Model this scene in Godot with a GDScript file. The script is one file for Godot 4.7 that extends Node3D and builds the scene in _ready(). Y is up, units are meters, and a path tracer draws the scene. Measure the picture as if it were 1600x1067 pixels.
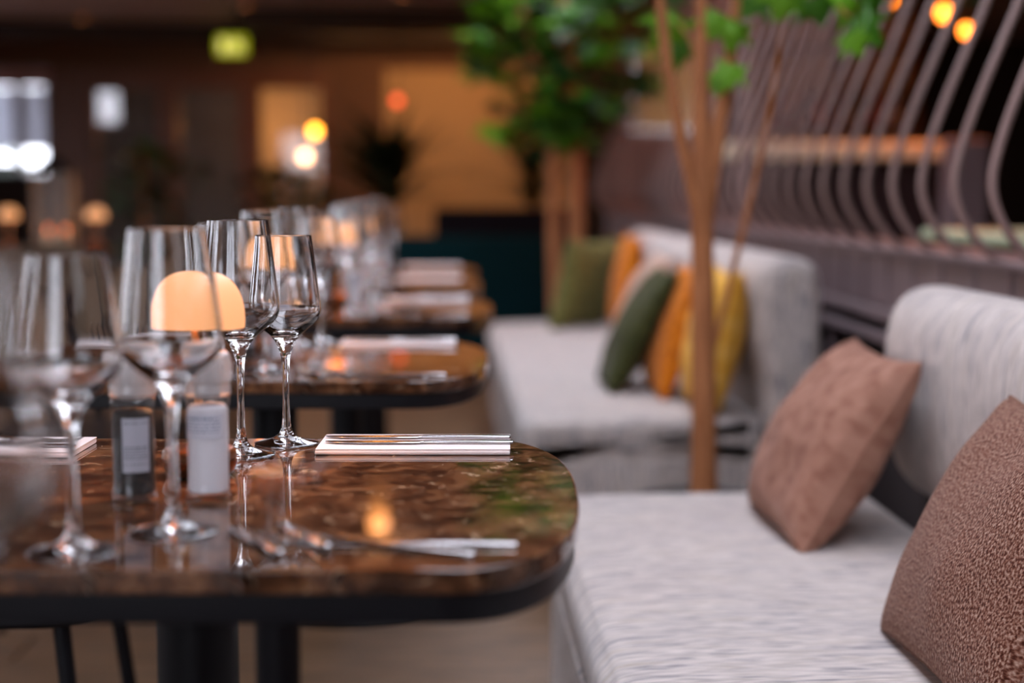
extends Node3D

const TABLE_TOP := 0.75
const SEAT_TOP := 0.45
var rng := RandomNumberGenerator.new()
var mats := {}
var used := {}
var parts_cache := {}


# ------------------------------------------------------------------ mesh building
class Shape:
	var v := PackedVector3Array()
	var uv := PackedVector2Array()
	var ix := PackedInt32Array()

	func grid(rows: Array, wrap := false, uvs: Array = []) -> void:
		var base := v.size()
		var n: int = rows[0].size()
		for r in rows.size():
			for c in n:
				v.append(rows[r][c])
				uv.append(uvs[r][c] if uvs.size() else Vector2(float(c) / n, float(r) / rows.size()))
		var cols := n if wrap else n - 1
		for r in rows.size() - 1:
			for c in cols:
				var a := base + r * n + c
				var b := base + r * n + (c + 1) % n
				var d := a + n
				var e := b + n
				ix.append_array([a, b, d, b, e, d])

	func tri_out(a: Vector3, b: Vector3, c: Vector3, center: Vector3) -> void:
		var base := v.size()
		var out := (a + b + c) / 3.0 - center
		if (b - a).cross(c - a).dot(out) > 0.0:
			var t := b
			b = c
			c = t
		v.append_array([a, b, c])
		uv.append_array([Vector2(a.x, a.z), Vector2(b.x, b.z), Vector2(c.x, c.z)])
		ix.append_array([base, base + 1, base + 2])

	func quad_out(a: Vector3, b: Vector3, c: Vector3, d: Vector3, center: Vector3) -> void:
		tri_out(a, b, c, center)
		tri_out(a, c, d, center)

	func cap(ring: PackedVector3Array, center: Vector3) -> void:
		var m := Vector3.ZERO
		for p in ring:
			m += p
		m /= ring.size()
		var base := v.size()
		v.append(m)
		uv.append(Vector2(m.x, m.y))
		for p in ring:
			v.append(p)
			uv.append(Vector2(p.x, p.y))
		var out := m - center
		var turn := Vector3.ZERO
		for i in ring.size():
			turn += (ring[i] - m).cross(ring[(i + 1) % ring.size()] - m)
		var flip := turn.dot(out) > 0.0
		for i in ring.size():
			var a := base + 1 + i
			var b := base + 1 + (i + 1) % ring.size()
			if flip:
				ix.append_array([base, b, a])
			else:
				ix.append_array([base, a, b])

	func outward(from := 0) -> void:
		var vol := 0.0
		for t in range(from, ix.size(), 3):
			vol += v[ix[t]].dot(v[ix[t + 1]].cross(v[ix[t + 2]]))
		if vol > 0.0:
			for t in range(from, ix.size(), 3):
				var k := ix[t + 1]
				ix[t + 1] = ix[t + 2]
				ix[t + 2] = k

	func box(c: Vector3, s: Vector3, b := 0.0, turn := Basis()) -> void:
		var h := s * 0.5
		b = minf(b, minf(h.x, minf(h.y, h.z)) * 0.9)
		var k := {}
		for sx in [-1, 1]:
			for sy in [-1, 1]:
				for sz in [-1, 1]:
					k[[sx, sy, sz, 0]] = c + turn * Vector3(sx * h.x, sy * (h.y - b), sz * (h.z - b))
					k[[sx, sy, sz, 1]] = c + turn * Vector3(sx * (h.x - b), sy * h.y, sz * (h.z - b))
					k[[sx, sy, sz, 2]] = c + turn * Vector3(sx * (h.x - b), sy * (h.y - b), sz * h.z)
		for s1 in [-1, 1]:
			quad_out(k[[s1, -1, -1, 0]], k[[s1, 1, -1, 0]], k[[s1, 1, 1, 0]], k[[s1, -1, 1, 0]], c)
			quad_out(k[[-1, s1, -1, 1]], k[[1, s1, -1, 1]], k[[1, s1, 1, 1]], k[[-1, s1, 1, 1]], c)
			quad_out(k[[-1, -1, s1, 2]], k[[1, -1, s1, 2]], k[[1, 1, s1, 2]], k[[-1, 1, s1, 2]], c)
		if b <= 0.0:
			return
		for s1 in [-1, 1]:
			for s2 in [-1, 1]:
				quad_out(k[[s1, s2, -1, 0]], k[[s1, s2, 1, 0]], k[[s1, s2, 1, 1]], k[[s1, s2, -1, 1]], c)
				quad_out(k[[s1, -1, s2, 0]], k[[s1, 1, s2, 0]], k[[s1, 1, s2, 2]], k[[s1, -1, s2, 2]], c)
				quad_out(k[[-1, s1, s2, 1]], k[[1, s1, s2, 1]], k[[1, s1, s2, 2]], k[[-1, s1, s2, 2]], c)
				for s3 in [-1, 1]:
					tri_out(k[[s1, s2, s3, 0]], k[[s1, s2, s3, 1]], k[[s1, s2, s3, 2]], c)

	# several profile runs, each smooth in itself: Vector2(radius, height)
	func lathe(runs: Array, seg := 32, at := Vector3.ZERO) -> void:
		var from := ix.size()
		for run in runs:
			var rows := []
			for p in run:
				var ring := PackedVector3Array()
				for i in seg:
					var a := TAU * i / seg
					ring.append(at + Vector3(cos(a) * p.x, p.y, sin(a) * p.x))
				rows.append(ring)
			grid(rows, true)
		if at == Vector3.ZERO:
			outward(from)
		else:
			for t in range(from, ix.size(), 3):
				pass
			var vol := 0.0
			for t in range(from, ix.size(), 3):
				vol += (v[ix[t]] - at).dot((v[ix[t + 1]] - at).cross(v[ix[t + 2]] - at))
			if vol > 0.0:
				for t in range(from, ix.size(), 3):
					var k := ix[t + 1]
					ix[t + 1] = ix[t + 2]
					ix[t + 2] = k

	# round tube along points, radius per point or one
	func tube(pts: Array, radii, seg := 10, flat := 1.0) -> void:
		var rows := []
		var side := Vector3.ZERO
		for i in pts.size():
			var p: Vector3 = pts[i]
			var t: Vector3 = (pts[mini(i + 1, pts.size() - 1)] - pts[maxi(i - 1, 0)]).normalized()
			if side == Vector3.ZERO:
				side = t.cross(Vector3.UP if absf(t.y) < 0.9 else Vector3.RIGHT).normalized()
			side = (side - t * side.dot(t)).normalized()
			var other := t.cross(side)
			var r: float = radii[i] if radii is Array else radii
			var ring := PackedVector3Array()
			for k in seg:
				var a := TAU * k / seg
				ring.append(p + side * cos(a) * r + other * sin(a) * r * flat)
			rows.append(ring)
		var from := ix.size()
		grid(rows, true)
		# orient by the first ring
		var a0: Vector3 = v[ix[from]]
		var n0 := (v[ix[from + 1]] - a0).cross(v[ix[from + 2]] - a0)
		if n0.dot(a0 - pts[0]) > 0.0:
			for t in range(from, ix.size(), 3):
				var k := ix[t + 1]
				ix[t + 1] = ix[t + 2]
				ix[t + 2] = k
		cap(rows[0], pts[1])
		cap(rows[-1], pts[-2])

	# closed outline (x, y) swept along the third axis from h0 to h1, its edges rounded
	func prism(poly: PackedVector2Array, h0: float, h1: float, round_edge: float, turn := Basis(), at := Vector3.ZERO, steps := 4, scale_uv := 1.0) -> void:
		var nrm := PackedVector2Array()
		var area := 0.0
		for i in poly.size():
			area += poly[i].cross(poly[(i + 1) % poly.size()])
		var sgn := 1.0 if area > 0.0 else -1.0
		var along := PackedFloat32Array([0.0])
		for i in poly.size():
			var d := (poly[(i + 1) % poly.size()] - poly[(i - 1 + poly.size()) % poly.size()]).normalized()
			nrm.append(Vector2(d.y, -d.x) * sgn)
			along.append(along[i] + poly[i].distance_to(poly[(i + 1) % poly.size()]))
		var stations := []
		for s in steps + 1:
			var a := PI * 0.5 * s / steps
			stations.append([round_edge * (1.0 - sin(a)), h0 + round_edge * (1.0 - cos(a))])
		for s in steps + 1:
			var a := PI * 0.5 * (steps - s) / steps
			stations.append([round_edge * (1.0 - sin(a)), h1 - round_edge * (1.0 - cos(a))])
		var rows := []
		var uvs := []
		for st in stations:
			var ring := PackedVector3Array()
			var ruv := PackedVector2Array()
			for i in poly.size() + 1:
				var p := poly[i % poly.size()] - nrm[i % poly.size()] * float(st[0])
				ring.append(at + turn * Vector3(p.x, p.y, st[1]))
				ruv.append(Vector2(float(st[1]), along[i]) * scale_uv)
			rows.append(ring)
			uvs.append(ruv)
		var mid := Vector3.ZERO
		for p in rows[0]:
			mid += p
		for p in rows[-1]:
			mid += p
		mid /= 2.0 * rows[0].size()
		var from := ix.size()
		grid(rows, false, uvs)
		var vol := 0.0
		for t in range(from, ix.size(), 3):
			vol += (v[ix[t]] - mid).dot((v[ix[t + 1]] - mid).cross(v[ix[t + 2]] - mid))
		if vol > 0.0:
			for t in range(from, ix.size(), 3):
				var k := ix[t + 1]
				ix[t + 1] = ix[t + 2]
				ix[t + 2] = k
		var first := PackedVector3Array(rows[0])
		first.resize(poly.size())
		var last := PackedVector3Array(rows[-1])
		last.resize(poly.size())
		cap(first, mid)
		cap(last, mid)

	# flattened bar along +x: stations [x, width, thickness, y of its middle, z of its middle]
	func bar(stations: Array, seg := 12, power := 0.6) -> void:
		var rows := []
		for s in stations:
			var ring := PackedVector3Array()
			for k in seg:
				var a := TAU * k / seg
				var cy := signf(sin(a)) * pow(absf(sin(a)), power)
				var cz := signf(cos(a)) * pow(absf(cos(a)), power)
				ring.append(Vector3(s[0], s[3] + cy * s[2] * 0.5, (s[4] if s.size() > 4 else 0.0) + cz * s[1] * 0.5))
			rows.append(ring)
		var from := ix.size()
		grid(rows, true)
		var mid := Vector3((stations[0][0] + stations[-1][0]) * 0.5, stations[0][3], stations[0][4] if stations[0].size() > 4 else 0.0)
		var vol := 0.0
		for t in range(from, ix.size(), 3):
			vol += (v[ix[t]] - mid).dot((v[ix[t + 1]] - mid).cross(v[ix[t + 2]] - mid))
		if vol > 0.0:
			for t in range(from, ix.size(), 3):
				var k := ix[t + 1]
				ix[t + 1] = ix[t + 2]
				ix[t + 2] = k
		cap(rows[0], mid)
		cap(rows[-1], mid)

	func mesh() -> ArrayMesh:
		var nr := PackedVector3Array()
		nr.resize(v.size())
		for t in range(0, ix.size(), 3):
			var a := v[ix[t]]
			var n := (v[ix[t + 2]] - a).cross(v[ix[t + 1]] - a)
			nr[ix[t]] += n
			nr[ix[t + 1]] += n
			nr[ix[t + 2]] += n
		for i in nr.size():
			nr[i] = nr[i].normalized() if nr[i].length_squared() > 1e-24 else Vector3.UP
		var arr := []
		arr.resize(Mesh.ARRAY_MAX)
		arr[Mesh.ARRAY_VERTEX] = v
		arr[Mesh.ARRAY_NORMAL] = nr
		arr[Mesh.ARRAY_TEX_UV] = uv
		arr[Mesh.ARRAY_INDEX] = ix
		var m := ArrayMesh.new()
		m.add_surface_from_arrays(Mesh.PRIMITIVE_TRIANGLES, arr)
		return m


func numbered(called: String) -> String:
	if not used.has(called):
		used[called] = 0
		return called
	used[called] += 1
	return "%s_%03d" % [called, used[called]]


func part(called: String, what, material: Material, parent: Node3D, at := Vector3.ZERO, turn := Basis()) -> MeshInstance3D:
	var o := MeshInstance3D.new()
	o.mesh = what.mesh() if what is Shape else what
	o.material_override = null
	o.mesh.surface_set_material(0, material) if o.mesh.surface_get_material(0) == null else o.set_surface_override_material(0, material)
	o.name = called
	o.transform = Transform3D(turn, at)
	parent.add_child(o, true)
	return o


func thing(called: String, label: String, category: String, at := Vector3.ZERO, turn := Basis(), group := "") -> Node3D:
	var o := Node3D.new()
	o.name = numbered(called)
	o.transform = Transform3D(turn, at)
	add_child(o)
	o.set_meta("label", label)
	o.set_meta("category", category)
	if group:
		o.set_meta("group", group)
	return o


func copy(src: Node3D, label: String, at: Vector3, turn := Basis()) -> Node3D:
	var o: Node3D = src.duplicate()
	o.name = numbered(str(src.name).trim_suffix("_" + str(src.name).get_slice("_", str(src.name).get_slice_count("_") - 1)) if str(src.name).right(3).is_valid_int() else str(src.name))
	add_child(o)
	o.transform = Transform3D(turn, at)
	o.set_meta("label", label)
	return o


func structure(called: String, label := "") -> Node3D:
	var o := Node3D.new()
	o.name = called
	add_child(o)
	o.set_meta("kind", "structure")
	if label:
		o.set_meta("label", label)
	return o


func slab(called: String, a: Vector3, b: Vector3, material: Material, parent: Node3D, bevel := 0.0) -> MeshInstance3D:
	var s := Shape.new()
	s.box(Vector3.ZERO, (b - a).abs(), bevel)
	return part(called, s, material, parent, (a + b) * 0.5)


# ------------------------------------------------------------------ materials
func mat(called: String, color: Color, rough := 0.7, metal := 0.0, spec := 0.5) -> StandardMaterial3D:
	if mats.has(called):
		return mats[called]
	var m := StandardMaterial3D.new()
	m.resource_name = called
	m.albedo_color = color
	m.roughness = rough
	m.metallic = metal
	m.metallic_specular = spec
	mats[called] = m
	return m


func rgb(r: int, g: int, b: int) -> Color:
	return Color(r / 255.0, g / 255.0, b / 255.0)


func glow(called: String, color: Color, energy: float, base := Color(0.9, 0.85, 0.8)) -> StandardMaterial3D:
	var m := mat(called, base, 0.5)
	m.emission_enabled = true
	m.emission = color
	m.emission_energy_multiplier = energy
	return m


func picture(w: int, h: int, pixel: Callable) -> ImageTexture:
	var data := PackedByteArray()
	data.resize(w * h * 3)
	var k := 0
	for y in h:
		for x in w:
			var c: Color = pixel.call(x, y)
			data[k] = int(clampf(c.r, 0, 1) * 255.0)
			data[k + 1] = int(clampf(c.g, 0, 1) * 255.0)
			data[k + 2] = int(clampf(c.b, 0, 1) * 255.0)
			k += 3
	return ImageTexture.create_from_image(Image.create_from_data(w, h, false, Image.FORMAT_RGB8, data))


func noise(freq: float, salt: int, kind := FastNoiseLite.TYPE_SIMPLEX_SMOOTH, octaves := 4) -> FastNoiseLite:
	var n := FastNoiseLite.new()
	n.seed = salt
	n.frequency = freq
	n.noise_type = kind
	n.fractal_octaves = octaves
	n.fractal_type = FastNoiseLite.FRACTAL_FBM if octaves > 1 else FastNoiseLite.FRACTAL_NONE
	return n


func noise_texture(size: int, freq: float, salt: int, colors: Array, spots: Array, octaves := 4, bumps := false) -> NoiseTexture2D:
	var t := NoiseTexture2D.new()
	t.width = size
	t.height = size
	t.seamless = true
	t.noise = noise(freq, salt, FastNoiseLite.TYPE_SIMPLEX_SMOOTH, octaves)
	if bumps:
		t.as_normal_map = true
		t.bump_strength = 6.0
	else:
		var g := Gradient.new()
		g.colors = PackedColorArray(colors)
		g.offsets = PackedFloat32Array(spots)
		t.color_ramp = g
	return t


func marble_texture() -> ImageTexture:
	var cloud := noise(0.0095, 3)
	var fine := noise(0.05, 5)
	var warp := noise(0.01, 7)
	var vein := noise(0.0105, 11, FastNoiseLite.TYPE_SIMPLEX_SMOOTH, 3)
	var vein2 := noise(0.021, 17, FastNoiseLite.TYPE_SIMPLEX_SMOOTH, 3)
	var fleck := noise(0.026, 23, FastNoiseLite.TYPE_CELLULAR, 1)
	var dark := rgb(36, 21, 14)
	var mid := rgb(86, 54, 35)
	var warm := rgb(138, 96, 64)
	var pale := rgb(212, 182, 150)
	return picture(1024, 1024, func(x: int, y: int) -> Color:
		var wx := x + 40.0 * warp.get_noise_2d(x, y)
		var wy := y + 40.0 * warp.get_noise_2d(x + 531, y + 77)
		var c := cloud.get_noise_2d(wx, wy) * 0.9 + fine.get_noise_2d(wx, wy) * 0.35
		var col := dark.lerp(mid, smoothstep(-0.55, 0.12, c)).lerp(warm, smoothstep(0.05, 0.6, c) * 0.8)
		var a := 1.0 - absf(vein.get_noise_2d(wx, wy)) * 17.0
		var b := 1.0 - absf(vein2.get_noise_2d(wx + 900, wy)) * 20.0
		var gate := smoothstep(-0.1, 0.45, fine.get_noise_2d(wx * 0.3 + 300, wy * 0.3))
		col = col.lerp(pale, clampf(a, 0, 1) * 0.75 * gate + clampf(b, 0, 1) * 0.5 * gate)
		var f := smoothstep(0.38, 0.62, cloud.get_noise_2d(wx * 1.8 + 2000, wy * 1.8)) * smoothstep(-0.2, 0.3, fleck.get_noise_2d(wx, wy) + 0.6)
		return col.lerp(rgb(206, 184, 152), f * 0.8))


# threads run along v; u is wrapped so that the cloth repeats without a seam
func bench_texture() -> ImageTexture:
	var w := 1536
	var h := 768
	var n1 := noise(1.0, 31, FastNoiseLite.TYPE_SIMPLEX_SMOOTH, 2)
	var n2 := noise(1.0, 37, FastNoiseLite.TYPE_SIMPLEX_SMOOTH, 2)
	var n3 := noise(1.0, 41, FastNoiseLite.TYPE_SIMPLEX_SMOOTH, 1)
	var cos_of := PackedFloat32Array()
	var sin_of := PackedFloat32Array()
	for x in w:
		cos_of.append(cos(TAU * x / w))
		sin_of.append(sin(TAU * x / w))
	var light := rgb(214, 203, 196)
	var dark := rgb(92, 92, 102)
	var tan := rgb(146, 132, 112)
	return picture(w, h, func(x: int, y: int) -> Color:
		var fy := float(y) / h
		var s := n1.get_noise_3d(cos_of[x] * 5.0, sin_of[x] * 5.0, fy * 8.0)
		var t := n2.get_noise_3d(cos_of[x] * 21.0, sin_of[x] * 21.0, fy * 13.0)
		var k := n3.get_noise_3d(cos_of[x] * 46.0, sin_of[x] * 46.0, fy * 40.0)
		var col := light.darkened(0.06 + 0.13 * k)
		col = col.lerp(dark, clampf(smoothstep(0.05, 0.5, t + 0.3 * k) * (0.3 + 0.7 * smoothstep(-0.2, 0.4, s)), 0, 0.72))
		col = col.lerp(tan, smoothstep(0.1, 0.5, -t + 0.2 * k) * smoothstep(-0.2, 0.4, -s) * 0.55)
		return col)


func streaky(w: int, h: int, salt: int, along: float, across: float, colors: Array) -> ImageTexture:
	var n := noise(1.0, salt, FastNoiseLite.TYPE_SIMPLEX_SMOOTH, 4)
	return picture(w, h, func(x: int, y: int) -> Color:
		var k := n.get_noise_2d(x * across / w, y * along / h) * 0.5 + 0.5
		var p := clampf(k, 0, 0.999) * (colors.size() - 1)
		return colors[int(p)].lerp(colors[int(p) + 1], p - int(p)))


func make_materials() -> void:
	var m := mat("marble", Color.WHITE, 0.035, 0.0, 0.5)
	m.albedo_texture = marble_texture()
	m.uv1_triplanar = true
	m.uv1_scale = Vector3(1.9, 1.9, 1.9)
	m.uv1_triplanar_sharpness = 8.0
	m = mat("bench_cloth", Color.WHITE, 0.95, 0.0, 0.2)
	var cloth := bench_texture()
	m.albedo_texture = cloth
	m.uv1_scale = Vector3(1.6, 0.6, 1)
	m.heightmap_enabled = true
	m.heightmap_texture = cloth
	m.heightmap_scale = 0.12
	m.rim_enabled = true
	m.rim = 0.25
	m = mat("bark", Color.WHITE, 0.8)
	m.albedo_texture = streaky(256, 256, 51, 3.0, 16.0, [rgb(100, 58, 32), rgb(152, 94, 54), rgb(184, 120, 74), rgb(120, 74, 44)])
	m.uv1_scale = Vector3(2, 3, 1)
	m = mat("plank", Color.WHITE, 0.55)
	m.albedo_texture = streaky(512, 256, 57, 26.0, 5.0, [rgb(70, 50, 34), rgb(104, 78, 54), rgb(124, 94, 66), rgb(96, 70, 48)])
	m.uv1_triplanar = true
	m.uv1_scale = Vector3(0.7, 0.7, 0.7)
	mat("plank_other", Color.WHITE, 0.55).albedo_texture = m.albedo_texture
	mats.plank_other.uv1_triplanar = true
	mats.plank_other.uv1_scale = Vector3(0.7, 0.7, 0.7)
	mats.plank_other.uv1_offset = Vector3(0.3, 0.6, 0.2)
	m = mat("chenille", Color.WHITE, 0.95, 0.0, 0.2)
	m.albedo_texture = noise_texture(512, 0.055, 61, [rgb(66, 30, 20), rgb(112, 70, 54), rgb(138, 100, 84), rgb(180, 148, 130)], [0.2, 0.42, 0.55, 0.8], 3)
	m.normal_enabled = true
	m.normal_texture = noise_texture(512, 0.06, 61, [], [], 3, true)
	m.normal_scale = 1.0
	m.uv1_scale = Vector3(4.4, 2.6, 1)
	m.rim_enabled = true
	m.rim = 0.15
	for c in [["brown_velvet", rgb(136, 94, 78), rgb(154, 112, 94), rgb(166, 124, 106)], ["green_velvet", rgb(92, 94, 50), rgb(110, 110, 62), rgb(126, 126, 76)],
			["olive_velvet", rgb(44, 48, 22), rgb(58, 62, 30), rgb(72, 76, 40)], ["orange_velvet", rgb(168, 88, 8), rgb(206, 116, 16), rgb(222, 136, 34)],
			["yellow_velvet", rgb(218, 158, 52), rgb(230, 174, 70), rgb(238, 190, 96)], ["beige_velvet", rgb(168, 134, 116), rgb(188, 156, 138), rgb(200, 170, 152)]]:
		m = mat(c[0], Color.WHITE, 0.9, 0.0, 0.25)
		m.albedo_texture = noise_texture(256, 0.03, 71 + c[0].length(), [c[1], c[2], c[3]], [0.2, 0.5, 0.85], 4)
		m.uv1_scale = Vector3(1.3, 1.3, 1)
		m.rim_enabled = true
		m.rim = 0.12
	mat("black_metal", rgb(14, 13, 17), 0.5, 0.0, 0.3)
	mat("black_gloss", rgb(13, 12, 17), 0.4, 0.0, 0.35)
	mat("steel", rgb(186, 184, 184), 0.12, 1.0)
	mat("linen", rgb(226, 218, 218), 0.9, 0.0, 0.3)
	mat("bronze", rgb(126, 80, 50), 0.32, 0.75)
	mat("brass", rgb(196, 140, 92), 0.3, 0.9)
	var g := mat("glass", Color(1, 1, 1, 0.0), 0.0, 0.0, 0.5)
	g.refraction_enabled = true
	g.refraction_scale = 0.05
	g.transparency = BaseMaterial3D.TRANSPARENCY_ALPHA
	g = mat("clear_pane", Color(0.93, 0.95, 0.95, 0.06), 0.02, 0.0, 0.5)
	g.transparency = BaseMaterial3D.TRANSPARENCY_ALPHA
	g = mat("jar_glass", Color(0.93, 0.95, 0.95, 0.02), 0.02, 0.0, 0.38)
	g.transparency = BaseMaterial3D.TRANSPARENCY_ALPHA
	g = mat("frosted", Color(0.92, 0.9, 0.9, 0.38), 0.2, 0.0, 0.5)
	g.transparency = BaseMaterial3D.TRANSPARENCY_ALPHA
	mat("salt", rgb(222, 218, 222), 0.9)
	m = mat("peppercorns", Color.WHITE, 0.7)
	m.albedo_texture = noise_texture(256, 0.07, 83, [rgb(14, 10, 9), rgb(34, 24, 19), rgb(78, 58, 44)], [0.2, 0.55, 0.95], 2)
	m.uv1_triplanar = true
	m.uv1_scale = Vector3(9, 9, 9)
	mat("rail_paint", rgb(138, 112, 106), 0.5)
	mat("board_paint", rgb(122, 104, 106), 0.6)
	mat("dark_board", rgb(46, 38, 40), 0.7)
	mat("ceiling_paint", rgb(170, 138, 128), 0.85)
	mat("beam", rgb(42, 28, 22), 0.7)
	mat("brown_wall", rgb(92, 62, 42), 0.75)
	mat("tan_wall", rgb(178, 146, 106), 0.85)
	mat("dark_wall", rgb(38, 28, 27), 0.8)
	mat("door_wood", rgb(104, 56, 24), 0.45)
	mat("teal_cloth", rgb(10, 44, 50), 0.9, 0.0, 0.2)
	mat("navy_cloth", rgb(26, 26, 34), 0.9, 0.0, 0.2)
	mat("cream", rgb(226, 214, 182), 0.8)
	mat("render_white", rgb(206, 204, 204), 0.9)
	mat("stone", rgb(120, 116, 112), 0.9)
	mat("pot", rgb(60, 56, 56), 0.6)
	mat("soil", rgb(40, 30, 24), 1.0)
	mat("mauve_blind", rgb(180, 140, 140), 0.9)
	mat("taupe_cloth", rgb(120, 104, 88), 0.9, 0.0, 0.2)
	for l in [["leaf_bright", rgb(104, 160, 24)], ["leaf_mid", rgb(62, 116, 20)], ["leaf_deep", rgb(30, 66, 20)], ["leaf_dark", rgb(20, 36, 16)]]:
		m = mat(l[0], l[1], 0.45, 0.0, 0.5)
		m.backlight_enabled = true
		m.backlight = Color(l[1].r * 0.8, l[1].g * 0.8, l[1].b * 0.3)


# ------------------------------------------------------------------ small things on the tables
func glass_shape(short: bool) -> Array:
	var outer := [[0.0, 0.0019], [0.016, 0.0018], [0.03, 0.0008], [0.0345, 0.0003], [0.0362, 0.0005], [0.0369, 0.0012], [0.0368, 0.002], [0.034, 0.003], [0.024, 0.005], [0.014, 0.0085], [0.0085, 0.013], [0.0056, 0.02], [0.0045, 0.032], [0.0038, 0.055], [0.0038, 0.075], [0.0043, 0.09], [0.0052, 0.103],
			[0.0069, 0.111], [0.0094, 0.117], [0.0127, 0.1235], [0.0184, 0.1301], [0.0268, 0.1364], [0.0344, 0.1429], [0.0402, 0.1494], [0.0426, 0.1558], [0.0429, 0.163], [0.042, 0.176], [0.0394, 0.195], [0.0371, 0.215], [0.0345, 0.237], [0.0325, 0.2537], [0.0322, 0.2546]]
	var inner := [[0.0316, 0.2546], [0.0314, 0.2537], [0.0334, 0.237], [0.036, 0.215], [0.0383, 0.195], [0.0408, 0.176], [0.0417, 0.1635], [0.0413, 0.1572], [0.0386, 0.1515], [0.0324, 0.1455], [0.0244, 0.1398], [0.015, 0.1345], [0.007, 0.132], [0.0, 0.1312]]
	var s := Shape.new()
	var run := []
	for p in outer + inner:
		var r: float = p[0]
		var y: float = p[1]
		if short:
			r = r * (0.94 if y > 0.12 else 0.98)
			y = y * 0.955 if y < 0.1558 else 0.1488 + (y - 0.1558) * 0.8826
		run.append(Vector2(r, y))
	s.lathe([run], 56)
	var whole := s.mesh().surface_get_arrays(0)
	var made := []
	for rows in [[0, 10], [10, 16], [16, run.size()]]:
		var pick := PackedInt32Array()
		var ix: PackedInt32Array = whole[Mesh.ARRAY_INDEX]
		for t in range(0, ix.size(), 3):
			var low := mini(ix[t], mini(ix[t + 1], ix[t + 2])) / 56
			if low >= rows[0] and low < rows[1]:
				pick.append_array([ix[t], ix[t + 1], ix[t + 2]])
		var arr := whole.duplicate()
		arr[Mesh.ARRAY_INDEX] = pick
		var m := ArrayMesh.new()
		m.add_surface_from_arrays(Mesh.PRIMITIVE_TRIANGLES, arr)
		made.append(m)
	return made


func make_glass(short: bool) -> Node3D:
	var o := thing("wine_glass", "", "wine glass", Vector3.ZERO, Basis(), "wine glasses on the marble tables")
	var skins := glass_shape(short)
	part("foot", skins[0], mats.glass, o)
	part("stem", skins[1], mats.glass, o)
	part("bowl", skins[2], mats.glass, o)
	return o


func make_lamp() -> Node3D:
	var o := thing("table_lamp", "", "lamp", Vector3.ZERO, Basis(), "dome lamps on the marble tables")
	var base := Shape.new()
	base.lathe([[Vector2(0, 0), Vector2(0.028, 0), Vector2(0.0335, 0.004), Vector2(0.0365, 0.011), Vector2(0.0372, 0.0165)], [Vector2(0.0372, 0.0165), Vector2(0.0355, 0.017)], [Vector2(0.0355, 0.017), Vector2(0.0355, 0.0185)],
			[Vector2(0.0355, 0.0185), Vector2(0.0374, 0.019)], [Vector2(0.0374, 0.019), Vector2(0.037, 0.024), Vector2(0.035, 0.0275), Vector2(0.031, 0.029), Vector2(0, 0.0292)]], 48)
	part("base", base, mats.bronze, o)
	var stem := Shape.new()
	stem.lathe([[Vector2(0, 0.028), Vector2(0.0048, 0.028), Vector2(0.0044, 0.035), Vector2(0.0044, 0.2), Vector2(0, 0.2)]], 16)
	part("stem", stem, mats.brass, o)
	var prof := []
	for i in 15:
		var a := PI * 0.5 * i / 14.0
		prof.append(Vector2(0.0475 * pow(cos(a), 0.72), 0.156 + 0.050 * pow(sin(a), 0.86)))
	prof[14].x = 0.0
	var outer := [Vector2(0.0470, 0.149)] + prof
	var inner := []
	for p in outer:
		inner.append(Vector2(maxf(0.0, p.x - 0.0012), p.y - (0.0012 if p.y > 0.16 else 0.0)))
	inner.reverse()
	var shade := Shape.new()
	shade.lathe([outer, inner, [Vector2(0.0458, 0.149), Vector2(0.0470, 0.149)]], 48)
	part("lamp_shade", shade, mats.lamp_dome, o)
	var light := OmniLight3D.new()
	light.name = "bulb_light"
	light.light_color = rgb(255, 176, 104)
	light.light_energy = 0.04
	light.light_size = 0.008
	light.omni_range = 12.0
	light.omni_attenuation = 2.0
	light.shadow_enabled = true
	light.position = Vector3(0.014, 0.182, 0)
	o.add_child(light)
	return o


func label_patch(r: float, y0: float, y1: float, a0: float, a1: float) -> Shape:
	var s := Shape.new()
	var rows := []
	var uvs := []
	for j in 2:
		var ring := PackedVector3Array()
		var ruv := PackedVector2Array()
		for i in 13:
			var a := lerpf(a0, a1, i / 12.0)
			ring.append(Vector3(sin(a) * r, y1 if j == 0 else y0, cos(a) * r))
			ruv.append(Vector2(i / 12.0, j))
		rows.append(ring)
		uvs.append(ruv)
	s.grid(rows, false, uvs)
	return s


func printed_label(called: String, paper: Color, ink: Color, salt: int, rows_of_print: Array) -> StandardMaterial3D:
	var m := mat(called, Color.WHITE, 0.6)
	var r := RandomNumberGenerator.new()
	r.seed = salt
	var im := Image.create(96, 160, false, Image.FORMAT_RGB8)
	im.fill(paper)
	for row in rows_of_print:
		var x: int = 6
		while x < 88:
			var w := r.randi_range(3, 12)
			im.fill_rect(Rect2i(x, row[0], mini(w, 90 - x), row[1]), ink.lerp(paper, r.randf() * 0.4))
			x += w + r.randi_range(2, 4)
	m.albedo_texture = ImageTexture.create_from_image(im)
	return m


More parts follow.
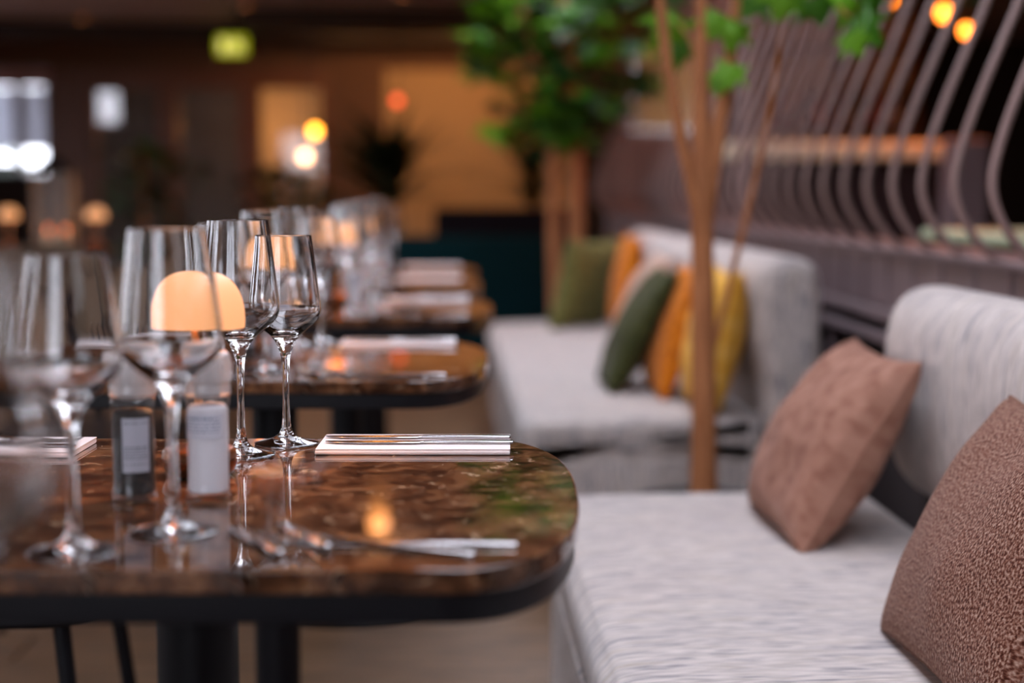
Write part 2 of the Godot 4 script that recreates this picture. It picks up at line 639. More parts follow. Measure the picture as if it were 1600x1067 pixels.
func make_grinder(pepper: bool) -> Node3D:
	var o := thing("pepper_grinder" if pepper else "salt_grinder", "", "grinder", Vector3.ZERO, Basis(), "pepper grinders on the marble tables" if pepper else "salt grinders on the marble tables")
	var fill := Shape.new()
	var top := 0.084 if pepper else 0.088
	fill.lathe([[Vector2(0, 0.006), Vector2(0.0175, 0.006), Vector2(0.0186, 0.009), Vector2(0.0186, 0.02), Vector2(0.0186, top - 0.004), Vector2(0.016, top), Vector2(0, top + 0.001)]], 32)
	part("peppercorn_fill" if pepper else "salt_fill", fill, mats.peppercorns if pepper else mats.salt, o)
	var jar := Shape.new()
	jar.lathe([[Vector2(0, 0), Vector2(0.019, 0), Vector2(0.0208, 0.002), Vector2(0.0208, 0.008), Vector2(0.0196, 0.012), Vector2(0.0192, 0.02), Vector2(0.0192, 0.084), Vector2(0.0202, 0.090), Vector2(0.0204, 0.096), Vector2(0.0, 0.0962)]], 40)
	part("jar", jar, mats.jar_glass, o)
	if pepper:
		part("paper_label", label_patch(0.0194, 0.028, 0.078, -0.5, 0.85), printed_label("pepper_label", rgb(186, 186, 196), rgb(92, 92, 104), 5, [[12, 4], [84, 5], [94, 3], [102, 3], [110, 3], [118, 3], [134, 3]]), o)
	else:
		part("paper_label", label_patch(0.0194, 0.058, 0.081, -1.25, 0.95), printed_label("salt_label", rgb(206, 204, 212), rgb(120, 128, 150), 9, [[20, 16], [48, 10], [70, 8], [90, 8], [110, 8]]), o)
	var cap := Shape.new()
	var ring_lo := []
	cap.lathe([[Vector2(0.0, 0.0965), Vector2(0.0212, 0.0965), Vector2(0.0216, 0.1)], [Vector2(0.0216, 0.1), Vector2(0.0216, 0.106), Vector2(0.0208, 0.108)], [Vector2(0.0208, 0.108), Vector2(0.0222, 0.110), Vector2(0.0224, 0.128), Vector2(0.0214, 0.134), Vector2(0.0185, 0.1372), Vector2(0.0, 0.1376)]], 40)
	var cap_part := part("cap", cap, mats.frosted, o)
	var core := Shape.new()
	core.lathe([[Vector2(0, 0.094), Vector2(0.012, 0.094), Vector2(0.013, 0.11), Vector2(0.015, 0.131), Vector2(0, 0.132)]], 24)
	part("grinding_core", core, mat("core_plastic", rgb(176, 172, 170), 0.5), o)
	for i in 20:
		var a := TAU * i / 20
		var rib := Shape.new()
		rib.box(Vector3.ZERO, Vector3(0.0016, 0.016, 0.0016), 0.0005)
		if not parts_cache.has("cap_rib"):
			parts_cache.cap_rib = rib.mesh()
		part("cap_rib", parts_cache.cap_rib, mats.frosted, cap_part, Vector3(sin(a) * 0.0224, 0.119, cos(a) * 0.0224), Basis(Vector3.UP, a))
	return o


func make_napkin() -> Node3D:
	var o := thing("folded_napkin", "", "napkin", Vector3.ZERO, Basis(), "folded napkins on the marble tables")
	for k in 2:
		var s := Shape.new()
		var w := 0.108 - 0.0015 * k
		var h := 0.0054 if k == 0 else 0.0014
		var rows := [[-0.1056, w * 0.992, h * 0.8, 0.0], [-0.105, w, h, 0.0]]
		for i in 5:
			rows.append([-0.1 + 0.05 * i, w, h, 0.0001 * sin(i * 2.1 + k)])
		rows.append([0.105, w, h, 0.0])
		rows.append([0.1056, w * 0.992, h * 0.8, 0.0])
		s.bar(rows, 24, 0.22)
		part("fold", s, mats.linen, o, Vector3(0.0004 * k, 0.0027 + 0.0034 * k, -0.0006 * k))
	return o


func make_knife() -> Node3D:
	var o := thing("table_knife", "", "knife", Vector3.ZERO, Basis(), "table knives on the marble tables")
	var handle := Shape.new()
	handle.bar([[0.0, 0.008, 0.002, 0.002], [0.002, 0.013, 0.003, 0.002], [0.03, 0.014, 0.0034, 0.002], [0.075, 0.012, 0.0032, 0.002], [0.098, 0.01, 0.003, 0.002], [0.1, 0.0095, 0.003, 0.002]], 16, 0.35)
	part("handle", handle, mats.steel, o)
	var blade := Shape.new()
	blade.bar([[0.099, 0.009, 0.0026, 0.002], [0.105, 0.014, 0.002, 0.002, -0.001], [0.13, 0.0165, 0.0018, 0.002, -0.0015], [0.17, 0.017, 0.0016, 0.002, -0.0015], [0.198, 0.013, 0.0014, 0.002, 0.0], [0.209, 0.005, 0.0012, 0.002, 0.003]], 14, 0.4)
	part("blade", blade, mats.steel, o)
	return o


func make_fork() -> Node3D:
	var o := thing("table_fork", "", "fork", Vector3.ZERO, Basis(), "table forks on the marble tables")
	var handle := Shape.new()
	handle.bar([[0.0, 0.008, 0.002, 0.0018], [0.003, 0.0125, 0.0026, 0.0018], [0.03, 0.013, 0.0026, 0.0018], [0.08, 0.008, 0.0026, 0.003], [0.115, 0.0062, 0.003, 0.0055], [0.13, 0.011, 0.0024, 0.0055], [0.14, 0.02, 0.0018, 0.0045], [0.15, 0.0235, 0.0016, 0.0036], [0.156, 0.0235, 0.0015, 0.003]], 14, 0.45)
	part("handle", handle, mats.steel, o)
	for k in 4:
		var t := Shape.new()
		var z := -0.0099 + 0.0066 * k
		t.bar([[0.155, 0.0042, 0.0015, 0.003, z], [0.17, 0.0036, 0.0015, 0.0014, z], [0.185, 0.0032, 0.0015, 0.0016, z], [0.2, 0.0022, 0.0013, 0.0034, z * 0.96], [0.203, 0.001, 0.0008, 0.004, z * 0.96]], 8, 0.7)
		part("tine", t, mats.steel, o)
	return o


func make_butter_knife() -> Node3D:
	var o := thing("butter_knife", "", "knife", Vector3.ZERO, Basis(), "short butter knives on the marble tables")
	var handle := Shape.new()
	handle.bar([[0.0, 0.007, 0.003, 0.004], [0.002, 0.010, 0.005, 0.004], [0.02, 0.0105, 0.0055, 0.0042], [0.045, 0.0085, 0.005, 0.004], [0.05, 0.008, 0.004, 0.0038]], 12, 0.75)
	part("handle", handle, mats.steel, o)
	var blade := Shape.new()
	blade.bar([[0.049, 0.0075, 0.003, 0.0038], [0.056, 0.013, 0.0018, 0.0038], [0.08, 0.0155, 0.0016, 0.0038], [0.105, 0.0145, 0.0014, 0.0038], [0.116, 0.008, 0.0012, 0.0038], [0.119, 0.003, 0.001, 0.0038]], 12, 0.8)
	part("blade", blade, mats.steel, o)
	return o


func table_outline(inset: float) -> PackedVector2Array:
	# x along the table (bench end positive), y = toward the camera
	var p := PackedVector2Array()
	var half := 0.324 - inset
	var deep := 0.115
	for side in [1, -1]:
		for i in 41:
			var a := -PI * 0.5 + PI * i / 40.0
			var y := signf(sin(a)) * pow(absf(sin(a)), 0.8) * half
			var x := 0.398 - inset - deep + deep * pow(absf(cos(a)), 0.8)
			p.append(Vector2(x * side, y * side))
	return p


func make_table() -> Node3D:
	var o := thing("marble_table", "", "table", Vector3.ZERO, Basis(), "marble restaurant tables along the bench")
	var down := Basis(Vector3(1, 0, 0), Vector3(0, 0, -1), Vector3(0, 1, 0))   # outline x -> x, outline y -> -z, height -> y
	var top := Shape.new()
	top.prism(table_outline(0.0), 0.731, TABLE_TOP, 0.0025, down)
	part("marble_top", top, mats.marble, o)
	var sub := Shape.new()
	sub.prism(table_outline(0.004), 0.707, 0.7308, 0.002, down)
	part("under_frame", sub, mats.black_gloss, o)
	var col := Shape.new()
	col.lathe([[Vector2(0, 0.012), Vector2(0.039, 0.012), Vector2(0.039, 0.7), Vector2(0.0, 0.7)]], 32)
	part("pedestal", col, mats.black_metal, o, Vector3(0.032, 0, 0))
	var mount := Shape.new()
	mount.box(Vector3(0, 0.703, 0), Vector3(0.4, 0.008, 0.3), 0.002)
	part("mounting_plate", mount, mats.black_metal, o)
	var foot := Shape.new()
	foot.lathe([[Vector2(0, 0.0), Vector2(0.2, 0.0), Vector2(0.202, 0.004), Vector2(0.2, 0.008), Vector2(0.06, 0.014), Vector2(0, 0.014)]], 40)
	part("foot_plate", foot, mats.black_metal, o, Vector3(0.032, 0, 0))
	return o


func lay_table(k: int, at: Vector3, turn_deg: float, where: String, proto: Dictionary) -> void:
	var turn := Basis(Vector3.UP, deg_to_rad(turn_deg))
	var t1 := Transform3D(Basis(Vector3.UP, deg_to_rad(-2.4)), Vector3(-0.272, 0, -1.525)).affine_inverse()
	var t: Node3D
	if k == 0:
		t = proto.table
		t.transform = Transform3D(turn, at)
		t.set_meta("label", "dark brown marble table %s" % where)
	else:
		t = copy(proto.table, "dark brown marble table %s" % where, at, turn)
	var here := Transform3D(turn, at)
	# kind, x, distance, turn in degrees, label
	var spots := [
		["tall", -0.221, 1.724, 0.0, "tall wine glass behind the dome lamp, table %s" % where],
		["short", -0.180, 1.802, 0.0, "shorter wine glass touching the napkin, table %s" % where],
		["tall", -0.228, 1.332, 0.0, "tall wine glass in front of the grinders, table %s" % where],
		["short", -0.294, 1.258, 0.0, "shorter wine glass in front of the pepper grinder, table %s" % where],
		["lamp", -0.248, 1.607, 0.0, "glowing peach dome lamp on bronze base, table %s" % where],
		["pepper", -0.289, 1.481, 10.0, "dark pepper grinder with clear cap, table %s" % where],
		["salt", -0.221, 1.484, 0.0, "white salt grinder with clear cap, table %s" % where],
		["napkin", -0.034, 1.772, 0.0, "white folded napkin under cutlery at bench end, table %s" % where],
		["napkin", -0.505, 1.772, 0.0, "white folded napkin at the chair end, table %s" % where],
		["knife_on", 0.0755, 1.752, 180.0, "steel knife along the bench-side napkin's folded front, table %s" % where],
		["knife_on", 0.0735, 1.790, 180.0, "steel knife along the bench-side napkin's rear edge, table %s" % where],
		["knife_on", -0.612, 1.757, 0.0, "steel knife on the chair-side napkin, table %s" % where],
		["fork_on", -0.608, 1.790, 0.0, "steel fork on the chair-side napkin, table %s" % where],
		["fork", 0.022, 1.236, 180.0 - 20.0, "steel fork lying bare on the marble, table %s" % where],
		["knife", 0.058, 1.268, 180.0 - 2.0, "steel table knife lying bare on the marble, table %s" % where],
		["butter", -0.130, 1.232, 180.0 - 62.0, "butter knife lying across toward the glasses, table %s" % where],
		["butter", -0.094, 1.252, 180.0 - 63.0, "butter knife beside the bare fork's tip, table %s" % where],
	]
	for s in spots:
		var on: bool = s[0].ends_with("_on")
		var kind: String = s[0].trim_suffix("_on")
		var local := t1 * Vector3(s[1], TABLE_TOP + (0.0071 if on else 0.0002), -s[2])
		if k > 0 and not on and kind != "napkin":
			local += Vector3(rng.randf_range(-0.008, 0.008), 0, rng.randf_range(-0.006, 0.006))
		if k >= 3 and kind in ["fork", "knife", "butter"]:
			continue
		var b := turn * Basis(Vector3.UP, deg_to_rad(s[3]))
		if not proto.has(kind):
			var made: Node3D
			match kind:
				"tall": made = make_glass(false)
				"short": made = make_glass(true)
				"lamp": made = make_lamp()
				"pepper": made = make_grinder(true)
				"salt": made = make_grinder(false)
				"napkin": made = make_napkin()
				"knife": made = make_knife()
				"fork": made = make_fork()
				"butter": made = make_butter_knife()
			proto[kind] = made
			made.transform = Transform3D(b, here * local)
			made.set_meta("label", s[4])
		else:
			copy(proto[kind], s[4], here * local, b)


# ------------------------------------------------------------------ seating
func rounded_rect(x0: float, x1: float, y0: float, y1: float, r: float, steps := 5) -> PackedVector2Array:
	var p := PackedVector2Array()
	var corners := [[x0 + r, y0 + r, PI], [x1 - r, y0 + r, PI * 1.5], [x1 - r, y1 - r, 0.0], [x0 + r, y1 - r, PI * 0.5]]
	for c in corners:
		for i in steps + 1:
			var a: float = c[2] + PI * 0.5 * i / steps
			p.append(Vector2(c[0] + cos(a) * r, c[1] + sin(a) * r))
	# extra points on the long runs so that the cloth's map stays even
	return p


func smooth_loop(pts: Array, per := 5) -> PackedVector2Array:
	var p := PackedVector2Array()
	var n := pts.size()
	for i in n:
		var a: Vector2 = pts[(i - 1 + n) % n]
		var b: Vector2 = pts[i]
		var c: Vector2 = pts[(i + 1) % n]
		var d: Vector2 = pts[(i + 2) % n]
		for k in per:
			p.append(b.cubic_interpolate(c, a, d, float(k) / per))
	return p


func make_bench(label: String, z_near: float, z_far: float, back_near: float, back_far: float, low := 0.492) -> void:
	var o := thing("banquette_bench", label, "bench", Vector3(0.52, 0, -(z_near + z_far) * 0.5), Basis(), "grey upholstered benches along the railing")
	var off := Vector3(-0.52, 0, (z_near + z_far) * 0.5)
	var seat := Shape.new()
	seat.prism(smooth_loop([Vector2(0.55, 0.342), Vector2(0.8, 0.344), Vector2(0.82, 0.37), Vector2(0.818, 0.425), Vector2(0.79, 0.447), Vector2(0.5, 0.452), Vector2(0.25, 0.448), Vector2(0.203, 0.432), Vector2(0.19, 0.4), Vector2(0.196, 0.356), Vector2(0.22, 0.342)]), -z_far, -z_near, 0.034, Basis(), off, 6)
	part("seat_cushion", seat, mats.bench_cloth, o)
	var base := Shape.new()
	base.prism(rounded_rect(0.205, 0.815, 0.05, 0.352, 0.022), -z_far + 0.004, -z_near - 0.004, 0.014, Basis(), off, 4)
	part("base", base, mats.bench_cloth, o)
	var plinth := Shape.new()
	plinth.box(off + Vector3(0.53, 0.026, -(z_near + z_far) * 0.5), Vector3(0.56, 0.052, z_far - z_near - 0.1), 0.004)
	part("plinth", plinth, mats.black_metal, o)
	var back := Shape.new()
	back.prism(smooth_loop([Vector2(0.93, low), Vector2(0.965, low + 0.028), Vector2(0.975, 0.66), Vector2(0.972, 0.8), Vector2(0.945, 0.852), Vector2(0.89, 0.866), Vector2(0.84, 0.855), Vector2(0.808, 0.815), Vector2(0.797, 0.74), Vector2(0.803, 0.63), Vector2(0.822, 0.54), Vector2(0.858, 0.497) if low > 0.45 else Vector2(0.829, 0.44), Vector2(0.875, low + 0.002) if low > 0.45 else Vector2(0.836, low + 0.03)]), -back_far, -back_near, 0.05, Basis(), off, 6)
	part("backrest", back, mats.bench_cloth, o)
	for z in [back_near + 0.16, (back_near + back_far) * 0.5, back_far - 0.1]:
		var post := Shape.new()
		post.box(off + Vector3(0.885, 0.29, -z), Vector3(0.05, 0.58, 0.05), 0.004)
		part("support_post", post, mats.black_metal, o)


func pillow_mesh(w: float, h: float, t: float, salt: int, crumple := 0.006) -> ArrayMesh:
	var s := Shape.new()
	var n := noise(2.6, salt, FastNoiseLite.TYPE_SIMPLEX_SMOOTH, 2)
	var res := 28
	for face in [1.0, -1.0]:
		var rows := []
		var uvs := []
		for j in res + 1:
			var row := PackedVector3Array()
			var ruv := PackedVector2Array()
			for i in res + 1:
				var u := -1.0 + 2.0 * i / res
				var v := -1.0 + 2.0 * j / res
				u = sin(u * PI * 0.5) * 0.5 + u * 0.5
				v = sin(v * PI * 0.5) * 0.5 + v * 0.5
				var x := w * 0.5 * u * (1.0 - 0.075 * (1.0 - v * v))
				var y := h * 0.5 * v * (1.0 - 0.075 * (1.0 - u * u))
				var k := (1.0 - u * u) * (1.0 - v * v)
				var z := t * 0.5 * pow(maxf(k, 0.0), 0.4)
				z += 1.6 * crumple * n.get_noise_3d(x * 1.5, y * 1.5, face * 3.0) * sqrt(maxf(k, 0.0)) * 2.0
				# pulled folds running in from the corners
				z -= 1.2 * crumple * sin((u - v * face) * 4.0) * k * (u * u + v * v)
				row.append(Vector3(x, y, z * face))
				ruv.append(Vector2(x, y) * 2.2)
			rows.append(row)
			uvs.append(ruv)
		var from := s.ix.size()
		s.grid(rows, false, uvs)
		var want := Vector3(0, 0, face)
		var a := s.v[s.ix[from + (res * res) * 3]]
		var nn := (s.v[s.ix[from + (res * res) * 3 + 1]] - a).cross(s.v[s.ix[from + (res * res) * 3 + 2]] - a)
		if nn.dot(want) > 0.0:
			for q in range(from, s.ix.size(), 3):
				var kk := s.ix[q + 1]
				s.ix[q + 1] = s.ix[q + 2]
				s.ix[q + 2] = kk
	return s.mesh()


# foot = middle of the lower edge; lean away from the upright toward +x in degrees; yaw turns the lower edge away from the row
func pillow(label: String, material: String, foot: Vector3, w: float, h: float, t: float, lean: float, yaw: float, salt: int, crumple := 0.006) -> void:
	var along := Vector3(0, 0, -1).rotated(Vector3.UP, deg_to_rad(yaw))
	var out := along.cross(Vector3.UP)            # toward the backrest side when yaw is 0
	var up := Vector3.UP * cos(deg_to_rad(lean)) + out * sin(deg_to_rad(lean))
	var face := along.cross(up)
	var o := thing("cushion", label, "cushion", foot, Basis(), "scatter cushions on the benches")
	var cover := part("cover", pillow_mesh(w, h, t, salt, crumple), mats[material], o, up * h * 0.5 * 0.985, Basis(along, up, face))
	var seam := Shape.new()
	var pts := []
	for i in 65:
		var q := 4.0 * i / 64.0
		var e := fmod(q, 1.0) * 2.0 - 1.0
		e = sin(e * PI * 0.5) * 0.5 + e * 0.5
		var b := 1.0 - 0.075 * (1.0 - e * e)
		var p: Vector2 = [Vector2(e * w * 0.5, -h * 0.5 * b), Vector2(w * 0.5 * b, e * h * 0.5), Vector2(-e * w * 0.5, h * 0.5 * b), Vector2(-w * 0.5 * b, -e * h * 0.5)][int(q) % 4]
		pts.append(Vector3(p.x, p.y, 0))
	seam.tube(pts, 0.0028, 6)
	part("seam_edge", seam, mats[material], cover)


func make_chair() -> Node3D:
	# seat faces +x
	var o := thing("dining_chair", "", "chair", Vector3.ZERO, Basis(), "black legged chairs facing the bench")
	var seat := Shape.new()
	seat.prism(rounded_rect(-0.21, 0.22, -0.22, 0.22, 0.09, 6), 0.425, 0.45, 0.01, Basis(Vector3(1, 0, 0), Vector3(0, 0, -1), Vector3(0, 1, 0)))
	part("seat", seat, mats.black_metal, o)
	for sx in [-1, 1]:
		for sz in [-1, 1]:
			var leg := Shape.new()
			leg.tube([Vector3(0.16 * sx, 0.43, 0.17 * sz), Vector3(0.185 * sx, 0.2, 0.19 * sz), Vector3(0.21 * sx, 0.0, 0.21 * sz)], [0.0125, 0.012, 0.011], 10)
			part("leg", leg, mats.black_metal, o)
	var back := Shape.new()
	for side in [1.0, -1.0]:
		pass
	var rows := []
	for j in 9:
		var y := 0.60 + 0.2 * j / 8.0
		var ring := PackedVector3Array()
		for i in 21:
			var a := lerpf(-1.0, 1.0, i / 20.0)
			ring.append(Vector3(-0.23 + 0.09 * a * a - 0.03 * (y - 0.6), y, a * 0.22))
		for i in 21:
			var a := lerpf(1.0, -1.0, i / 20.0)
			ring.append(Vector3(-0.255 + 0.09 * a * a - 0.03 * (y - 0.6), y, a * 0.222))
		rows.append(ring)
	back.grid(rows, true)
	var c := Vector3(-0.21, 0.7, 0)
	back.cap(rows[0], c)
	back.cap(rows[8], c)
	part("backrest", back, mats.taupe_cloth, o)
	for sz in [-1, 1]:
		var up := Shape.new()
		up.tube([Vector3(-0.16, 0.44, 0.16 * sz), Vector3(-0.225, 0.54, 0.15 * sz), Vector3(-0.25, 0.66, 0.14 * sz), Vector3(-0.252, 0.74, 0.14 * sz)], 0.0105, 8)
		part("back_support", up, mats.black_metal, o)
	return o


# ------------------------------------------------------------------ plants
func maple_leaf(bend: float) -> ArrayMesh:
	var tips := [[0.0, 1.0], [0.42, 0.42], [0.86, 0.62], [0.5, 0.12], [0.72, -0.22], [0.26, -0.12], [0.0, -0.16]]
	var outline := []
	for t in tips:
		outline.append(Vector2(t[0], t[1]))
	for i in range(5, 0, -1):
		outline.append(Vector2(-tips[i][0], tips[i][1]))
	var s := Shape.new()
	var thick := 0.004
	var top := PackedVector3Array()
	var low := PackedVector3Array()
	var center := Vector3(0, 0.16, 0.0)
	for p in outline:
		var q := Vector3(p.x * 0.5, p.y * 0.5, -bend * (p.x * p.x + p.y * p.y) * 0.25)
		top.append(q + Vector3(0, 0, thick))
		low.append(q)
	for i in outline.size():
		var k := (i + 1) % outline.size()
		s.tri_out(center + Vector3(0, 0, thick), top[i], top[k], Vector3(0, 0, -5))
		s.tri_out(center, low[i], low[k], Vector3(0, 0, 5))
	return s.mesh()


func blade_leaf(bend: float) -> ArrayMesh:
	var s := Shape.new()
	for side in [1.0, -1.0]:
		var rows := []
		for i in 9:
			var t := i / 8.0
			var w := 0.055 * sin(PI * minf(1.0, 0.08 + t * 0.95)) + 0.002
			var p := Vector3(0, t - bend * 0.25 * t * t, bend * t * t)
			rows.append(PackedVector3Array([p + Vector3(-w, 0, 0.012 + 0.001 * side), p + Vector3(0, 0, 0.001 * side), p + Vector3(w, 0, 0.012 + 0.001 * side)]))
		s.grid(rows)
	return s.mesh()


func add_leaf(parent: Node3D, mesh_list: Array, at: Vector3, size: float, tones: Array, aimed = null) -> void:
	var b: Basis = aimed if aimed != null else Basis.from_euler(Vector3(rng.randf_range(-2.4, -0.5), rng.randf_range(0, TAU), rng.randf_range(-0.6, 0.6)))
	var k := rng.randi() % mesh_list.size()
	var tone: String = tones[rng.randi() % tones.size()]
	var key := "%s_%d_%d" % [tone, k, mesh_list[k].get_rid().get_id()]
	if not parts_cache.has(key):
		var m: ArrayMesh = mesh_list[k].duplicate()
		m.surface_set_material(0, mats[tone])
		parts_cache[key] = m
	var o := MeshInstance3D.new()
	o.mesh = parts_cache[key]
	o.name = "leaf"
	o.transform = Transform3D(b.scaled(Vector3.ONE * size), at)
	parent.add_child(o, true)


func pot(parent: Node3D, r: float, h: float) -> void:
	var s := Shape.new()
	s.lathe([[Vector2(0, 0), Vector2(r * 0.8, 0), Vector2(r * 0.84, 0.01), Vector2(r, h - 0.01), Vector2(r, h), Vector2(r * 0.92, h), Vector2(r * 0.9, h - 0.03), Vector2(0, h - 0.03)]], 32)
	part("pot", s, mats.pot, parent)
	var d := Shape.new()
	d.lathe([[Vector2(0, h - 0.04), Vector2(r * 0.9, h - 0.04), Vector2(r * 0.88, h - 0.025), Vector2(0, h - 0.02)]], 24)
	part("soil", d, mats.soil, parent)


func make_trees() -> void:
	var leaves := [maple_leaf(0.5), maple_leaf(0.9), maple_leaf(0.2)]
	var at := Vector3(0.585, 0, -3.6)
	var t := thing("indoor_tree", "slim tree with bare brown trunk and bright lobed leaves between the two benches", "tree", at)
	pot(t, 0.17, 0.33)
	var stems := [
		[[Vector3(0.004, 0.28, 0.01), Vector3(0.004, 0.5, 0.0), Vector3(-0.002, 0.8, 0.01), Vector3(-0.008, 1.05, 0.0), Vector3(-0.01, 1.25, 0.0), Vector3(-0.014, 1.55, 0.02), Vector3(-0.03, 1.95, 0.04)], [0.034, 0.029, 0.027, 0.024, 0.018, 0.014, 0.009]],
		[[Vector3(0.0, 0.9, -0.004), Vector3(0.008, 1.02, -0.006), Vector3(0.026, 1.14, -0.01), Vector3(0.055, 1.3, -0.02), Vector3(0.075, 1.48, -0.03), Vector3(0.13, 1.9, -0.06)], [0.015, 0.02, 0.02, 0.017, 0.014, 0.008]],
		[[Vector3(-0.012, 0.8, 0.01), Vector3(-0.02, 1.0, 0.02), Vector3(-0.06, 1.15, 0.04), Vector3(-0.095, 1.32, 0.05), Vector3(-0.115, 1.47, 0.06), Vector3(-0.17, 1.85, 0.09)], [0.009, 0.014, 0.0135, 0.0125, 0.0115, 0.007]],
		[[Vector3(0.018, 0.66, 0.01), Vector3(0.045, 0.78, 0.02), Vector3(0.085, 0.96, 0.03), Vector3(0.115, 1.1, 0.04), Vector3(0.137, 1.22, 0.05), Vector3(0.16, 1.4, 0.06)], [0.006, 0.0075, 0.007, 0.006, 0.005, 0.003]],
	]
	for i in stems.size():
		var s := Shape.new()
		s.tube(stems[i][0], stems[i][1], 14)
		part("trunk" if i == 0 else "branch", s, mats.bark, t)
	for tw in [[Vector3(0.075, 1.48, -0.03), Vector3(0.15, 1.5, 0.08), Vector3(0.22, 1.46, 0.18), Vector3(0.27, 1.4, 0.21)], [Vector3(0.03, 1.2, -0.01), Vector3(0.045, 1.28, 0.02), Vector3(0.05, 1.33, 0.03)], [Vector3(-0.012, 1.3, 0.0), Vector3(-0.03, 1.38, -0.05), Vector3(-0.05, 1.42, -0.1)]]:
		var s := Shape.new()
		s.tube(tw, 0.003, 6)
		part("twig", s, mats.bark, t)
	# leaves that show below the upper edge of the frame: x, y, z, size, turn of the tip
	for p in [[0.285, 1.385, 0.21, 0.13, -2.2], [0.25, 1.42, 0.2, 0.12, -1.2], [0.21, 1.44, 0.18, 0.12, -2.8], [0.15, 1.46, 0.16, 0.13, 2.8], [0.27, 1.36, 0.22, 0.09, -2.6], [0.052, 1.31, 0.03, 0.1, 2.9], [0.058, 1.4, 0.03, 0.11, 3.0], [0.02, 1.42, 0.03, 0.11, 2.7],
			[0.03, 1.29, 0.0, 0.09, 3.3], [-0.06, 1.43, -0.1, 0.14, 2.6], [-0.05, 1.37, -0.12, 0.11, 3.2], [0.1, 1.46, 0.1, 0.12, 2.5], [0.32, 1.45, 0.15, 0.12, -1.6]]:
		add_leaf(t, leaves, Vector3(p[0], p[1], p[2]), p[3] * 1.15, ["leaf_bright", "leaf_bright", "leaf_mid"], Basis(Vector3.BACK, p[4]) * Basis(Vector3.RIGHT, rng.randf_range(-0.5, 0.3)))
	for i in 190:
		var d := Vector3(rng.randfn(0, 0.26), rng.randf_range(1.5, 2.1), rng.randfn(0, 0.26))
		add_leaf(t, leaves, d, rng.randf_range(0.09, 0.13), ["leaf_bright", "leaf_mid", "leaf_mid", "leaf_deep"])
	at = Vector3(0.6, 0, -7.75)
	t = thing("indoor_tree", "leafy two-stemmed tree behind the green cushion at the far bench end", "tree", at)
	pot(t, 0.2, 0.4)
	stems = [[[Vector3(0.04, 0.35, 0), Vector3(0.035, 0.8, 0), Vector3(0.03, 1.2, 0), Vector3(0.0, 1.7, 0), Vector3(-0.05, 2.1, 0)], [0.05, 0.042, 0.038, 0.03, 0.015]],
			[[Vector3(-0.06, 0.35, 0.02), Vector3(-0.075, 0.8, 0.02), Vector3(-0.08, 1.2, 0.02), Vector3(-0.15, 1.6, 0.0), Vector3(-0.25, 2.0, 0)], [0.034, 0.03, 0.027, 0.022, 0.012]]]
	for i in 2:
		var s := Shape.new()
		s.tube(stems[i][0], stems[i][1], 12)
		part("trunk", s, mats.bark, t)
	for i in 290:
		var y := rng.randf_range(1.24, 2.12)
		var wide := 0.16 + 0.2 * smoothstep(1.25, 1.75, y)
		var d := Vector3(rng.randfn(-0.06, wide * 0.75), y, rng.randfn(0, wide * 0.7))
		d.x = clampf(d.x, -0.46, 0.42)
		add_leaf(t, leaves, d, rng.randf_range(0.18, 0.26), ["leaf_mid", "leaf_mid", "leaf_deep", "leaf_deep", "leaf_bright"])
	# dark plants near the doors
	var blades := [blade_leaf(0.35), blade_leaf(0.7)]
	for p in [[Vector3(-0.42, 0, -12.2), 0.8, 60, "dark palm with long drooping fronds beside the lit tan wall"], [Vector3(0.75, 0, -13.6), 0.7, 36, "second dark palm standing in front of the lit tan wall"]]:
		t = thing("potted_palm", p[3], "palm", p[0])
		pot(t, 0.22, 0.45)
		var s := Shape.new()
		s.tube([Vector3(0, 0.4, 0), Vector3(0.01, 0.8, 0), Vector3(0, 1.15, 0)], [0.05, 0.04, 0.03], 10)
		part("trunk", s, mats.bark, t)
		for i in p[2]:
			var o := MeshInstance3D.new()
			var key := "palm_%d" % (i % 2)
			if not parts_cache.has(key):
				blades[i % 2].surface_set_material(0, mats.leaf_dark)
				parts_cache[key] = blades[i % 2]
			o.mesh = parts_cache[key]
			o.name = "frond"
			o.transform = Transform3D(Basis(Vector3.UP, rng.randf_range(0, TAU)) * Basis(Vector3.RIGHT, rng.randf_range(0.08, 0.85)) * Basis().scaled(Vector3.ONE * float(p[1]) * rng.randf_range(0.75, 1.1)), Vector3(0, rng.randf_range(0.85, 1.13), 0))
			t.add_child(o, true)
	for p in [[Vector3(-2.35, 0, -12.6), "bushy dark green plant standing before the glazed doors", 1.4], [Vector3(-1.35, 0, -13.6), "lower bushy dark plant by the door post next to the brown wall", 1.25]]:
		t = thing("potted_bush", p[1], "plant", p[0])
		pot(t, 0.25, 0.5)
		var s := Shape.new()
		s.tube([Vector3(0, 0.4, 0), Vector3(0.02, 0.9, 0), Vector3(0, 1.4, 0)], [0.03, 0.025, 0.01], 8)
		part("stem", s, mats.bark, t)
		for i in 150:
			var y := rng.randf_range(0.55, p[2])
			add_leaf(t, leaves, Vector3(rng.randfn(0, 0.2), y, rng.randfn(0, 0.2)), rng.randf_range(0.16, 0.24), ["leaf_dark", "leaf_dark", "leaf_deep"])


